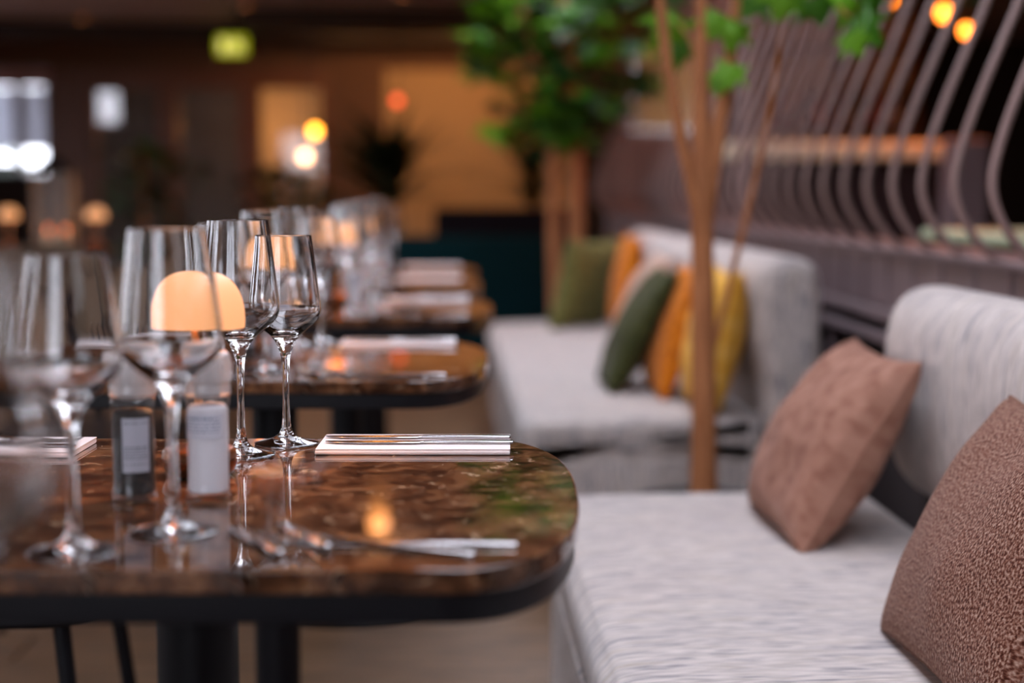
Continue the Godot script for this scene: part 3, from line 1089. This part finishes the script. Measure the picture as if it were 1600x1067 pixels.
# ------------------------------------------------------------------ railing behind the benches
func make_railing() -> void:
	var o := thing("wave_bar_railing", "mauve railing of outward leaning curved bars on a boarded low wall behind the benches", "railing", Vector3(1.1, 0, -6.5))
	var off := Vector3(-1.1, 0, 6.5)
	var curve := Curve2D.new()
	var pts := [Vector2(1.135, 0.892), Vector2(1.08, 0.908), Vector2(1.028, 0.965), Vector2(1.0, 1.04), Vector2(1.012, 1.12), Vector2(1.045, 1.22), Vector2(1.085, 1.32), Vector2(1.125, 1.42), Vector2(1.175, 1.56), Vector2(1.225, 1.72), Vector2(1.25, 1.86), Vector2(1.24, 1.98)]
	var line := []
	for i in pts.size() - 1:
		for k in 3:
			var a: Vector2 = pts[maxi(i - 1, 0)]
			var d: Vector2 = pts[mini(i + 2, pts.size() - 1)]
			var q: Vector2 = pts[i].cubic_interpolate(pts[i + 1], a, d, k / 3.0)
			line.append(Vector3(q.x - 1.1, q.y, 0))
	line.append(Vector3(pts[-1].x - 1.1, pts[-1].y, 0))
	var bar := Shape.new()
	bar.tube(line, 0.0086, 10)
	var bar_mesh := bar.mesh()
	bar_mesh.surface_set_material(0, mats.rail_paint)
	var board := Shape.new()
	board.box(Vector3.ZERO, Vector3(0.016, 0.14, 0.2), 0.006)
	var board_mesh := board.mesh()
	board_mesh.surface_set_material(0, mats.board_paint)
	for i in 39:
		var z := 2.46 + 0.219 * i
		var b := MeshInstance3D.new()
		b.mesh = bar_mesh
		b.name = "curved_bar"
		b.position = Vector3(0, 0, 6.5 - z)
		o.add_child(b, true)
		b = MeshInstance3D.new()
		b.mesh = board_mesh
		b.name = "board"
		b.position = Vector3(0.008, 0.815, 6.5 - z - 0.05)
		o.add_child(b, true)
	slab("ledge", Vector3(-0.02, 0.884, 4.2), Vector3(0.16, 0.9, -4.4), mats.board_paint, o, 0.004)
	slab("top_rail", Vector3(0.12, 1.97, 4.2), Vector3(0.16, 2.0, -4.4), mats.rail_paint, o, 0.006)
	slab("backing_wall", Vector3(0.018, 0.0, 4.2), Vector3(0.14, 0.884, -4.4), mats.dark_board, o)
	slab("batten", Vector3(-0.02, 0.715, 4.2), Vector3(0.018, 0.742, -4.4), mats.board_paint, o, 0.003)
	slab("batten", Vector3(-0.02, 0.66, 4.2), Vector3(0.018, 0.682, -4.4), mats.board_paint, o, 0.003)
	for i in 5:
		slab("upright", Vector3(0.0, 0.0, 4.0 - i * 2.0), Vector3(0.018, 0.66, 3.95 - i * 2.0), mats.board_paint, o, 0.003)
	for z in [4.15, 0.0, -4.35]:
		slab("end_post", Vector3(0.1, 0.89, z + 0.02), Vector3(0.14, 1.97, z - 0.02), mats.rail_paint, o, 0.004)


# ------------------------------------------------------------------ lamps of the room
func bulb(called: String, label: String, at: Vector3, r: float, color: Color, energy: float, cord_top: float, group := "", light := 0.0) -> void:
	var o := thing(called, label, "lamp", at, Basis(), group)
	var s := Shape.new()
	var run := []
	for i in 13:
		var a := -PI * 0.5 + PI * i / 12.0
		run.append(Vector2(r * cos(a), r * sin(a) * 1.15))
	s.lathe([run], 20)
	part("glowing_bulb", s, glow("bulb_%s" % color.to_html(false) + str(energy), color, energy), o)
	var cap := Shape.new()
	cap.lathe([[Vector2(0, r * 1.0), Vector2(r * 0.55, r * 1.0), Vector2(r * 0.5, r * 1.9), Vector2(0, r * 2.0)]], 14)
	part("socket", cap, mats.black_metal, o)
	if cord_top > 0.0:
		var c := Shape.new()
		c.tube([Vector3(0, r * 1.9, 0), Vector3(0, (cord_top - at.y) * 0.5, 0), Vector3(0, cord_top - at.y, 0)], 0.004, 6)
		part("cord", c, mats.black_metal, o)
	if light > 0.0:
		var l := OmniLight3D.new()
		l.name = "bulb_light"
		l.light_color = color
		l.light_energy = light
		l.light_size = r * 0.8
		l.omni_range = 20.0
		l.omni_attenuation = 2.0
		l.shadow_enabled = true
		o.add_child(l)


func _ready() -> void:
	rng.seed = 20
	# camera
	var cam := Camera3D.new()
	cam.name = "camera"
	cam.position = Vector3(0, 1.035, 0)
	cam.rotation_degrees = Vector3(-5.3587, -2.3945, 0)
	var lens := CameraAttributesPhysical.new()
	lens.frustum_focal_length = 56.232
	lens.frustum_focus_distance = 1.77
	lens.exposure_aperture = 2.0
	lens.frustum_near = 0.05
	lens.frustum_far = 200.0
	cam.attributes = lens
	cam.current = true
	add_child(cam)
	# overcast sky, exposure
	var env := Environment.new()
	env.tonemap_mode = Environment.TONE_MAPPER_LINEAR
	env.tonemap_exposure = 1.0
	env.background_mode = Environment.BG_SKY
	var sky := Sky.new()
	var air := ProceduralSkyMaterial.new()
	air.sky_top_color = rgb(216, 220, 236)
	air.sky_horizon_color = rgb(226, 229, 242)
	air.ground_bottom_color = rgb(120, 116, 112)
	air.ground_horizon_color = rgb(150, 148, 148)
	air.sky_energy_multiplier = 1.0
	air.ground_energy_multiplier = 1.0
	env.background_energy_multiplier = 9.0
	sky.sky_material = air
	env.sky = sky
	env.sdfgi_enabled = true
	env.ssao_enabled = true
	env.ssil_enabled = true
	var world := WorldEnvironment.new()
	world.name = "world"
	world.environment = env
	add_child(world)

	make_materials()
	glow("lamp_dome", rgb(255, 178, 116), 0.88, rgb(190, 140, 110))
	build_room()
	make_railing()
	make_bench("light grey woven bench with two brown cushions on it", 0.5, 3.08, 0.5, 2.9)
	make_bench("light grey woven bench holding green, orange, beige and yellow cushions", 4.07, 7.2, 4.07, 7.15, 0.27)
	var proto := {"table": make_table()}
	lay_table(0, Vector3(-0.272, 0, -1.525), -2.4, "beside the brown cushions", proto)
	lay_table(1, Vector3(-0.325, 0, -2.735), -2.4, "level with the slim tree", proto)
	lay_table(2, Vector3(-0.28, 0, -3.95), -1.5, "level with the yellow cushion", proto)
	lay_table(3, Vector3(-0.285, 0, -4.95), -1.0, "level with the beige cushion", proto)
	lay_table(4, Vector3(-0.28, 0, -5.8), -1.0, "level with the green cushion", proto)
	# the table that the blurred front glass stands on
	copy(proto.table, "dark brown marble table carrying a lone wine glass before the others", Vector3(-0.3, 0, -0.48), Basis())
	copy(proto.tall, "lone large wine glass standing apart before all the laid tables", Vector3(-0.213, TABLE_TOP, -0.69), Basis())
	pillow("dusty brown velvet cushion with a pinched top corner leaning on the grey backrest", "brown_velvet", Vector3(0.575, 0.447, -2.735), 0.42, 0.368, 0.17, 31.0, 0.0, 5, 0.007)
	pillow("rust brown chenille cushion with a nubbly weave", "chenille", Vector3(0.585, 0.447, -1.86), 0.44, 0.36, 0.14, 27.5, 0.0, 8)
	pillow("golden yellow cushion upright against the bench back", "yellow_velvet", Vector3(0.69, 0.447, -4.29), 0.4, 0.39, 0.145, 11.0, 0.0, 11)
	pillow("orange cushion between the yellow and dark olive cushions", "orange_velvet", Vector3(0.61, 0.447, -4.62), 0.4, 0.39, 0.105, 17.0, 0.0, 13)
	pillow("dark olive green cushion leaning on the orange one", "olive_velvet", Vector3(0.476, 0.447, -4.76), 0.4, 0.41, 0.11, 28.0, 0.0, 15)
	pillow("beige pink cushion behind the dark olive cushion", "beige_velvet", Vector3(0.568, 0.447, -5.4), 0.42, 0.42, 0.12, 26.0, 0.0, 17)
	pillow("moss green cushion facing outward near the far tree", "green_velvet", Vector3(0.565, 0.447, -6.9), 0.43, 0.4, 0.14, 14.0, -36.0, 19)
	pillow("orange cushion tucked behind the moss green cushion", "orange_velvet", Vector3(0.72, 0.447, -6.5), 0.42, 0.42, 0.12, 6.0, 0.0, 21)
	make_trees()
	var chair := make_chair()
	chair.position = Vector3(-0.71, 0, -2.43)
	chair.set_meta("label", "black chair pushed in at the table level with the slim tree")
	copy(chair, "black chair pushed in at the table level with the yellow cushion", Vector3(-0.84, 0, -3.95))
	copy(chair, "black chair pushed in at the table level with the beige cushion", Vector3(-0.86, 0, -4.95))
	copy(chair, "black chair pushed in at the table level with the green cushion", Vector3(-0.85, 0, -5.8))
	build_background(proto, chair)


func build_room() -> void:
	var fl := structure("floor")
	slab("subfloor", Vector3(-5.0, -0.12, 3.4), Vector3(6.0, -0.021, -15.4), mats.beam, fl)
	var plank := Shape.new()
	plank.box(Vector3.ZERO, Vector3(2.19, 0.02, 0.196), 0.003)
	var light_plank := plank.mesh()
	light_plank.surface_set_material(0, mats.plank)
	var dark_plank: ArrayMesh = light_plank.duplicate()
	dark_plank.surface_set_material(0, mats.plank_other)
	for row in 60:
		for k in 4:
			var x := -3.6 + 2.2 * k - fmod(row * 0.77, 2.2) * 0.6
			if x > 1.6:
				continue
			var o := MeshInstance3D.new()
			o.mesh = light_plank if (row * 7 + k * 3) % 3 else dark_plank
			o.name = "plank"
			o.position = Vector3(x, -0.01, -1.6 - 0.2 * row)
			fl.add_child(o, true)
	slab("plank_field", Vector3(-5.0, -0.02, 3.4), Vector3(6.0, -0.002, -1.5), mats.plank, fl)
	slab("plank_field", Vector3(-5.0, -0.02, -1.5), Vector3(1.12, -0.01, -15.4), mats.plank_other, fl)
	slab("plank_field", Vector3(1.12, -0.02, -1.5), Vector3(6.0, -0.002, -15.4), mats.plank_other, fl)
	# ceiling with the glazed roof opening over the tables and benches
	var ce := structure("ceiling")
	var cy := 2.46
	slab("ceiling_slab", Vector3(-5.0, cy, -8.0), Vector3(6.0, cy + 0.15, -15.4), mats.ceiling_paint, ce)
	slab("ceiling_slab", Vector3(-5.0, cy, 3.4), Vector3(-0.1, cy + 0.15, -8.0), mats.ceiling_paint, ce)
	slab("ceiling_slab", Vector3(0.75, cy, 3.4), Vector3(6.0, cy + 0.15, -8.0), mats.ceiling_paint, ce)
	slab("ceiling_slab", Vector3(-0.1, cy, 3.4), Vector3(0.75, cy + 0.15, 1.0), mats.ceiling_paint, ce)
	for i in 8:
		slab("roof_bar", Vector3(-0.1, cy + 0.02, 0.9 - i * 1.2), Vector3(0.75, cy + 0.12, 0.84 - i * 1.2), mats.rail_paint, ce)
	var beam := Shape.new()
	beam.box(Vector3.ZERO, Vector3(7.0, 0.12, 0.3), 0.01)
	var t := structure("trim_1")
	part("dark_beam", beam, mats.beam, t, Vector3(-2.2, 2.4, -14.0), Basis(Vector3.UP, 0.12))
	slab("dark_soffit", Vector3(-1.6, 2.3, -12.6), Vector3(1.2, 2.455, -13.3), mats.beam, t, 0.01)
	# left wall with wide windows
	var wl := structure("wall_left")
	slab("lower_wall", Vector3(-5.0, 0, 3.4), Vector3(-4.8, 0.35, -15.4), mats.brown_wall, wl)
	slab("upper_wall", Vector3(-5.0, 2.3, 3.4), Vector3(-4.8, 2.46, -15.4), mats.brown_wall, wl)
	var opens := [[0.2, -0.9], [-2.4, -3.5], [-5.0, -6.1], [-9.0, -12.0]]  # the last opening is added, out of view, to brighten the far end
	var edge := 3.4
	for w in opens + [[-15.4, -15.4]]:
		slab("pier", Vector3(-5.0, 0.35, edge), Vector3(-4.8, 2.3, w[0]), mats.brown_wall, wl)
		edge = w[1]
	var wn := structure("window_1")
	for w in opens:
		for z in [w[0], (w[0] + w[1]) * 0.5 + 0.03, w[1] + 0.06]:
			slab("mullion", Vector3(-4.95, 0.35, z), Vector3(-4.85, 2.3, z - 0.06), mats.black_metal, wn)
		slab("pane", Vector3(-4.905, 0.36, w[0] - 0.06), Vector3(-4.895, 2.29, (w[0] + w[1]) * 0.5 + 0.03), mats.clear_pane, wn)
		slab("pane", Vector3(-4.905, 0.36, (w[0] + w[1]) * 0.5 - 0.03), Vector3(-4.895, 2.29, w[1] + 0.06), mats.clear_pane, wn)
	# wall behind the camera, with windows
	var wb := structure("wall_behind")
	slab("lower_wall", Vector3(-5.0, 0, 3.2), Vector3(6.0, 0.4, 3.4), mats.brown_wall, wb)
	slab("upper_wall", Vector3(-5.0, 2.2, 3.2), Vector3(6.0, 2.46, 3.4), mats.brown_wall, wb)
	slab("pier", Vector3(-5.0, 0.4, 3.2), Vector3(-3.4, 2.2, 3.4), mats.brown_wall, wb)
	slab("pier", Vector3(-0.7, 0.4, 3.2), Vector3(6.0, 2.2, 3.4), mats.brown_wall, wb)
	var w2 := structure("window_2")
	for i in 4:
		slab("mullion", Vector3(-3.4 + i * 0.88, 0.4, 3.25), Vector3(-3.34 + i * 0.88, 2.2, 3.35), mats.black_metal, w2)
	for i in 3:
		slab("pane", Vector3(-3.33 + i * 0.88, 0.41, 3.295), Vector3(-2.53 + i * 0.88, 2.19, 3.305), mats.clear_pane, w2)
	var wr := structure("wall_right")
	slab("wall_face", Vector3(5.8, 0, 3.4), Vector3(6.0, 2.46, -15.4), mats.dark_wall, wr)
	# far wall: window, glazed doors, tan and dark fields
	var wf := structure("wall_far")
	var z0 := -15.0
	var z1 := -15.2
	slab("wall_field", Vector3(-5.0, 2.16, z0), Vector3(1.75, 2.46, z1), mats.brown_wall, wf)
	slab("wall_field", Vector3(2.5, 2.16, z0), Vector3(6.0, 2.46, z1), mats.dark_wall, wf)
	slab("wall_field", Vector3(1.75, 2.4, z0), Vector3(2.5, 2.46, z1), mats.dark_wall, wf)
	slab("wall_field", Vector3(-5.0, 0.0, z0), Vector3(-3.62, 1.2, z1), mats.dark_wall, wf)
	slab("wall_field", Vector3(-3.62, 0.0, z0), Vector3(-3.3, 2.16, z1), mats.door_wood, wf)
	slab("wall_field", Vector3(-1.05, 0.0, z0), Vector3(-0.55, 2.16, z1), mats.brown_wall, wf)
	slab("wall_field", Vector3(-0.55, 0.0, z0), Vector3(1.2, 2.16, z1), mats.tan_wall, wf)
	slab("wall_field", Vector3(1.2, 0.0, z0), Vector3(1.75, 2.16, z1), mats.dark_wall, wf)
	slab("wall_field", Vector3(1.75, 0.0, z0), Vector3(2.5, 1.6, z1), mats.dark_wall, wf)
	slab("wall_field", Vector3(2.5, 0.0, z0), Vector3(6.0, 2.16, z1), mats.dark_wall, wf)
	var w3 := structure("window_3")
	slab("pane", Vector3(-4.8, 1.2, -15.09), Vector3(-3.62, 2.16, -15.1), mats.clear_pane, w3)
	for x in [-4.42, -3.96, -3.68]:
		slab("mullion", Vector3(x, 1.2, -15.03), Vector3(x + 0.06, 2.16, -15.14), mats.rail_paint, w3)
	var dim_sheet := mat("sheer_curtain", rgb(240, 242, 246), 0.9)
	dim_sheet.backlight_enabled = true
	dim_sheet.backlight = Color(0.96, 0.97, 1.0)
	slab("sheer_curtain", Vector3(-4.8, 1.42, -15.055), Vector3(-3.62, 1.98, -15.06), dim_sheet, w3)  # added sheet that lowers the brightness of the sky behind this window
	mats.mauve_blind.backlight_enabled = true
	mats.mauve_blind.backlight = Color(0.5, 0.4, 0.4)
	slab("roller_blind", Vector3(-4.8, 1.99, -15.02), Vector3(-3.62, 2.15, -15.025), mats.mauve_blind, w3)
	var w4 := structure("window_4")
	slab("pane", Vector3(1.75, 1.6, -15.09), Vector3(2.5, 2.4, -15.1), mats.clear_pane, w4)
	var cloth := mat("cream_blind", rgb(232, 216, 178), 0.9)
	cloth.backlight_enabled = true
	cloth.backlight = Color(0.8, 0.72, 0.55)
	slab("cream_blind", Vector3(1.76, 1.61, -15.04), Vector3(2.49, 2.39, -15.05), cloth, w4)
	for d in 3:
		var door := structure("door_%d" % (d + 1))
		var x0 := -3.3 + 0.75 * d
		slab("stile", Vector3(x0, 0.0, -15.03), Vector3(x0 + 0.1, 2.16, -15.11), mats.door_wood, door, 0.004)
		slab("stile", Vector3(x0 + 0.65, 0.0, -15.03), Vector3(x0 + 0.75, 2.16, -15.11), mats.door_wood, door, 0.004)
		slab("rail", Vector3(x0 + 0.1, 1.98, -15.03), Vector3(x0 + 0.65, 2.16, -15.11), mats.door_wood, door, 0.004)
		slab("rail", Vector3(x0 + 0.1, 0.0, -15.03), Vector3(x0 + 0.65, 0.3, -15.11), mats.door_wood, door, 0.004)
		slab("pane", Vector3(x0 + 0.1, 0.3, -15.065), Vector3(x0 + 0.65, 1.98, -15.075), mats.clear_pane, door)
	# outside
	var ground := structure("ground")
	slab("terrace", Vector3(-40, -0.3, 40), Vector3(40, -0.13, -60), mats.stone, ground)
	var hedge := thing("garden_hedge", "low dark hedge outside the far window beside the doors", "hedge", Vector3(-5.6, -0.13, -19))
	var leaf_set := [maple_leaf(0.3), maple_leaf(0.8)]
	slab("hedge_core", Vector3(-0.9, 0, 0.35), Vector3(0.7, 1.5, -0.35), mats.leaf_dark, hedge)
	for i in 60:
		add_leaf(hedge, leaf_set, Vector3(rng.randf_range(-0.9, 0.7), rng.randf_range(0.9, 1.65), rng.randf_range(0.3, 0.45)), rng.randf_range(0.2, 0.32), ["leaf_dark", "leaf_deep"])
	# enclosed lobby added to darken the door panes; two small windows, one lamp
	var lob := structure("wall_lobby")
	slab("lobby_roof", Vector3(-4.2, 2.46, -15.2), Vector3(-0.9, 2.55, -18.2), mats.dark_wall, lob)
	slab("lobby_floor", Vector3(-4.2, -0.13, -15.4), Vector3(-0.9, -0.01, -18.2), mats.stone, lob)
	var side := Shape.new()
	side.box(Vector3.ZERO, Vector3(0.05, 2.56, 3.1), 0.0)
	part("lobby_side", side, mats.dark_wall, lob, Vector3(-3.8, 1.18, -16.7), Basis(Vector3.UP, 0.2))
	slab("lobby_side", Vector3(-0.95, -0.1, -15.2), Vector3(-0.9, 2.46, -18.2), mats.dark_wall, lob)
	for f in [[-4.15, -3.95, -0.1, 2.46], [-3.6, -3.17, -0.1, 2.46], [-2.93, -2.2, -0.1, 2.46], [-3.95, -3.6, -0.1, 1.78], [-3.95, -3.6, 2.14, 2.46], [-3.17, -2.93, -0.1, 1.72], [-3.17, -2.93, 2.1, 2.46]]:
		slab("lobby_end", Vector3(f[0], f[2], -18.0), Vector3(f[1], f[3], -18.2), mats.dark_wall, lob)
	slab("lobby_end", Vector3(-2.2, -0.1, -18.0), Vector3(-0.95, 2.46, -18.2), mats.cream, lob)
	for i in 9:
		slab("blind_slat", Vector3(-3.96, 1.775 + i * 0.042, -17.965), Vector3(-3.59, 1.811 + i * 0.042, -17.975), mats.mauve_blind, lob)
	bulb("lobby_lamp", "orange bulb hanging in the lobby behind the glazed doors", Vector3(-2.0, 1.72, -17.2), 0.04, rgb(255, 170, 100), 1.5, 2.46, "", 0.5)


func build_background(proto: Dictionary, chair: Node3D) -> void:
	# teal and navy seats at the end of the row
	var o := thing("teal_banquette", "dark teal upholstered banquette closing the row of tables", "sofa", Vector3(0.3, 0, -8.9))
	var back := Shape.new()
	back.prism(rounded_rect(-0.62, 0.55, 0.08, 0.79, 0.05), -0.1, 0.1, 0.04)
	part("backrest", back, mats.teal_cloth, o)
	var seat := Shape.new()
	seat.prism(rounded_rect(-0.6, 0.53, 0.1, 0.45, 0.04), -0.6, -0.1, 0.04)
	part("seat", seat, mats.teal_cloth, o)
	slab("plinth", Vector3(-0.56, 0, 0.06), Vector3(0.5, 0.1, -0.55), mats.black_metal, o)
	o = thing("navy_screen", "near black upholstered screen standing behind the teal banquette", "screen", Vector3(0.38, 0, -10.2))
	var panel := Shape.new()
	panel.prism(rounded_rect(-0.45, 0.5, 0.0, 0.93, 0.03), -0.05, 0.05, 0.02)
	part("panel", panel, mats.navy_cloth, o)
	# left row: two tables with lamps, chairs, a glass lantern and candles
	for p in [[Vector3(-2.05, 0, -8.0), "dark marble table of the window row carrying two lamps and a lantern"]]:
		copy(proto.table, p[1], p[0])
	copy(proto.lamp, "glowing dome lamp by the window row's table edge, beside the lantern", Vector3(-2.16, TABLE_TOP, -8.05))
	copy(proto.lamp, "glowing dome lamp on the window row's table end toward the doors' plants", Vector3(-1.71, TABLE_TOP, -7.95))
	copy(chair, "black chair with taupe back at the bench side of the window row table", Vector3(-1.45, 0, -8.0), Basis(Vector3.UP, PI))
	copy(chair, "black chair standing alone in front of the window row table", Vector3(-1.75, 0, -6.9), Basis(Vector3.UP, -1.2))
	o = thing("glass_lantern", "black framed glass lantern with candles on the window row table", "lantern", Vector3(-1.92, TABLE_TOP, -8.0))
	slab("lantern_base", Vector3(-0.1, 0, 0.1), Vector3(0.1, 0.02, -0.1), mats.black_metal, o)
	for sx in [-1, 1]:
		for sz in [-1, 1]:
			slab("lantern_post", Vector3(0.092 * sx - 0.006, 0.02, 0.092 * sz - 0.006), Vector3(0.092 * sx + 0.006, 0.38, 0.092 * sz + 0.006), mats.black_metal, o)
		slab("pane", Vector3(0.092 * sx - 0.002, 0.02, -0.086), Vector3(0.092 * sx + 0.002, 0.38, 0.086), mats.clear_pane, o)
		slab("pane", Vector3(-0.086, 0.02, 0.092 * sx - 0.002), Vector3(0.086, 0.38, 0.092 * sx + 0.002), mats.clear_pane, o)
	var roof := Shape.new()
	roof.lathe([[Vector2(0, 0.46), Vector2(0.04, 0.45), Vector2(0.14, 0.38), Vector2(0.0, 0.379)]], 4)
	part("lantern_roof", roof, mats.black_metal, o, Vector3.ZERO, Basis(Vector3.UP, PI / 4))
	for x in [-0.035, 0.05]:
		var c := thing("pillar_candle", "lit pillar candle inside the glass lantern", "candle", Vector3(-1.92 + x, TABLE_TOP + 0.021, -8.0), Basis(), "candles in the lantern")
		var wax := Shape.new()
		wax.lathe([[Vector2(0, 0), Vector2(0.022, 0), Vector2(0.022, 0.055), Vector2(0.018, 0.058), Vector2(0, 0.056)]], 20)
		part("wax", wax, mats.cream, c)
		var flame := Shape.new()
		flame.lathe([[Vector2(0, 0.058), Vector2(0.006, 0.066), Vector2(0.0075, 0.074), Vector2(0.004, 0.088), Vector2(0, 0.098)]], 12)
		part("flame", flame, glow("candle_flame", rgb(255, 120, 30), 4.0), c)
	# lamps
	bulb("globe_lamp", "amber globe bulb hanging above a peach one before the doors", Vector3(-0.8, 1.405, -10.0), 0.03, rgb(255, 160, 30), 12.0, 2.46, "", 0.05)
	bulb("globe_lamp", "peach globe bulb hanging just below an amber one before the doors", Vector3(-0.86, 1.25, -10.0), 0.03, rgb(255, 190, 140), 9.0, 2.46, "", 0.05)
	bulb("globe_lamp", "small red bulb hanging before the lit tan wall", Vector3(-0.35, 1.705, -12.0), 0.03, rgb(255, 70, 20), 3.0, 2.46)
	for p in [[1475, Vector3(2.18, 1.811, -7.0), 0.03, "amber bulb hanging highest of the pair over the cream counter"], [1510, Vector3(2.28, 1.734, -7.0), 0.024, "amber bulb hanging lowest over the cream counter"], [1390, Vector3(1.94, 1.865, -7.0), 0.02, "amber bulb hanging alone over the cream counter"]]:
		bulb("pendant_bulb", p[3], p[1], p[2], rgb(255, 130, 30), 10.0, 2.46, "bulbs over the bar counter", 0.25)
	bulb("pendant_bulb", "large warm bulb hanging over the row of tables", Vector3(-0.34, 2.14, -8.0), 0.05, rgb(255, 160, 80), 5.0, 2.46, "", 0.3)
	for p in [Vector3(-2.95, 2.44, -13.4), Vector3(-1.5, 2.44, -12.4), Vector3(-0.3, 2.44, -11.75)]:
		o = thing("ceiling_spot", "small round recessed spot glowing in the brown ceiling", "spotlight", p, Basis(), "recessed spots in the far ceiling")
		var rim := Shape.new()
		rim.lathe([[Vector2(0.028, 0.02), Vector2(0.045, 0.02), Vector2(0.045, -0.004), Vector2(0.03, -0.004), Vector2(0.028, 0.02)]], 20)
		part("rim", rim, mats.brass, o)
		var disc := Shape.new()
		disc.lathe([[Vector2(0, 0.004), Vector2(0.03, 0.004), Vector2(0.03, -0.001), Vector2(0, -0.001)]], 20)
		part("lamp_lens", disc, glow("spot_lens", rgb(255, 150, 90), 4.0), o)
		var sl := SpotLight3D.new()
		sl.name = "spot_light"
		sl.light_color = rgb(255, 170, 110)
		sl.light_energy = 0.5
		sl.spot_angle = 55.0
		sl.spot_range = 12.0
		sl.spot_attenuation = 2.0
		sl.light_size = 0.02
		sl.shadow_enabled = true
		sl.position = Vector3(0, -0.012, 0)
		sl.rotation_degrees = Vector3(-90, 0, 0)
		o.add_child(sl)
	# warm wall-washers under the dark soffit in front of the tan wall
	for x in [-0.75, 0.05, 0.75]:
		o = thing("wall_washer_lamp", "warm lamp under the dark soffit washing the tan wall", "lamp", Vector3(x, 2.405, -13.45), Basis(), "wall-washing lamps")
		slab("housing", Vector3(-0.06, 0.0, 0.05), Vector3(0.06, 0.05, -0.05), mats.black_metal, o, 0.004)
		slab("lamp_face", Vector3(-0.05, -0.006, 0.04), Vector3(0.05, -0.001, -0.04), glow("washer_face", rgb(255, 150, 70), 4.0), o)
		var l := SpotLight3D.new()
		l.name = "washer_light"
		l.light_color = rgb(255, 186, 122)
		l.light_energy = 1.15
		l.spot_angle = 70.0
		l.spot_range = 12.0
		l.spot_attenuation = 2.0
		l.light_size = 0.05
		l.shadow_enabled = true
		l.position = Vector3(0, -0.02, 0)
		l.rotation_degrees = Vector3(-25, 0, 0)
		o.add_child(l)
	# emergency exit sign
	o = thing("exit_sign", "lit green emergency exit sign with a pale pictogram under the beam", "sign", Vector3(-1.72, 2.21, -13.2))
	slab("sign_box", Vector3(-0.12, -0.075, -0.025), Vector3(0.12, 0.075, 0.0), glow("exit_sign_green", rgb(158, 160, 16), 1.1, rgb(90, 110, 24)), o, 0.006)
	for r in [[-0.085, -0.05, -0.04, 0.05], [0.025, 0.012, 0.05, 0.045], [0.0, -0.05, 0.025, 0.0], [0.05, -0.05, 0.075, -0.01], [-0.015, -0.005, 0.085, 0.012]]:
		slab("sign_pictogram", Vector3(r[0], r[1], 0.0), Vector3(r[2], r[3], 0.003), glow("exit_sign_pale", rgb(240, 230, 120), 1.2), o)
	slab("hanger", Vector3(-0.01, 0.075, -0.02), Vector3(0.01, 0.25, -0.005), mats.black_metal, o)
	# bar beyond the railing
	o = thing("bar_counter", "bar with a cream counter edge and dark reddish front beyond the railing", "counter", Vector3(2.2, 0, -7.6))
	slab("counter_top", Vector3(-0.95, 1.175, 0.5), Vector3(0.15, 1.255, -0.2), mats.cream, o, 0.01)
	slab("front", Vector3(-0.9, 0.0, 0.4), Vector3(0.12, 1.175, -0.15), mat("bar_front", rgb(48, 26, 26), 0.5), o, 0.004)
	o = thing("grey_pillar", "plain grey pillar standing beside the cream counter", "pillar", Vector3(2.24, 0, -6.85))
	slab("shaft", Vector3(-0.08, 0.06, 0.08), Vector3(0.08, 1.26, -0.08), mats.board_paint, o, 0.01)
	slab("pillar_base", Vector3(-0.11, 0.0, 0.11), Vector3(0.11, 0.06, -0.11), mats.board_paint, o, 0.005)
	o = thing("green_side_table", "pale green topped side table just behind the railing", "table", Vector3(1.75, 0, -3.4))
	slab("table_top", Vector3(-0.4, 0.9, 1.1), Vector3(0.4, 0.93, -1.1), mat("pale_green", rgb(176, 186, 150), 0.5), o, 0.006)
	for sx in [-1, 1]:
		for sz in [-1, 1]:
			slab("leg", Vector3(0.36 * sx - 0.02, 0, 1.04 * sz - 0.02), Vector3(0.36 * sx + 0.02, 0.9, 1.04 * sz + 0.02), mats.black_metal, o)
	o = thing("back_bar_shelf", "tall dark shelf with red items behind the bar", "shelf", Vector3(2.6, 0, -10.5))
	slab("back_panel", Vector3(-0.56, 0, -0.1), Vector3(0.5, 2.2, -0.16), mats.tan_wall, o)
	for y in [0.5, 1.0, 1.42, 1.95]:
		slab("shelf_board", Vector3(-0.56, y, 0.1), Vector3(0.5, y + 0.03, -0.1), mats.door_wood, o, 0.003)
	for x in [-0.56, -0.03, 0.47]:
		slab("shelf_side", Vector3(x, 0, 0.1), Vector3(x + 0.03, 2.2, -0.1), mats.door_wood, o, 0.003)
	var tones := [rgb(150, 60, 54), rgb(120, 44, 40), rgb(170, 120, 90), rgb(60, 40, 30)]
	var bottle0: Node3D
	for i in 12:
		var s := Shape.new()
		s.lathe([[Vector2(0, 0), Vector2(0.036, 0), Vector2(0.037, 0.005), Vector2(0.037, 0.17), Vector2(0.03, 0.2), Vector2(0.014, 0.225), Vector2(0.013, 0.285), Vector2(0.0, 0.286)]], 20)
		var x: float = [2.12, 2.2, 2.29, 2.372, 2.452, 2.53, 2.64, 2.72, 2.8, 2.88, 2.95, 3.02][i]
		var b := thing("bottle", "%s bottle standing on the shelf behind the bar" % ["red", "dark red", "tan", "dark brown"][i % 4], "bottle", Vector3(x, 1.45, -10.5), Basis(), "bottles behind the bar")
		part("bottle_glass", s, mat("bottle_%d" % (i % 4), tones[i % 4], 0.15), b)
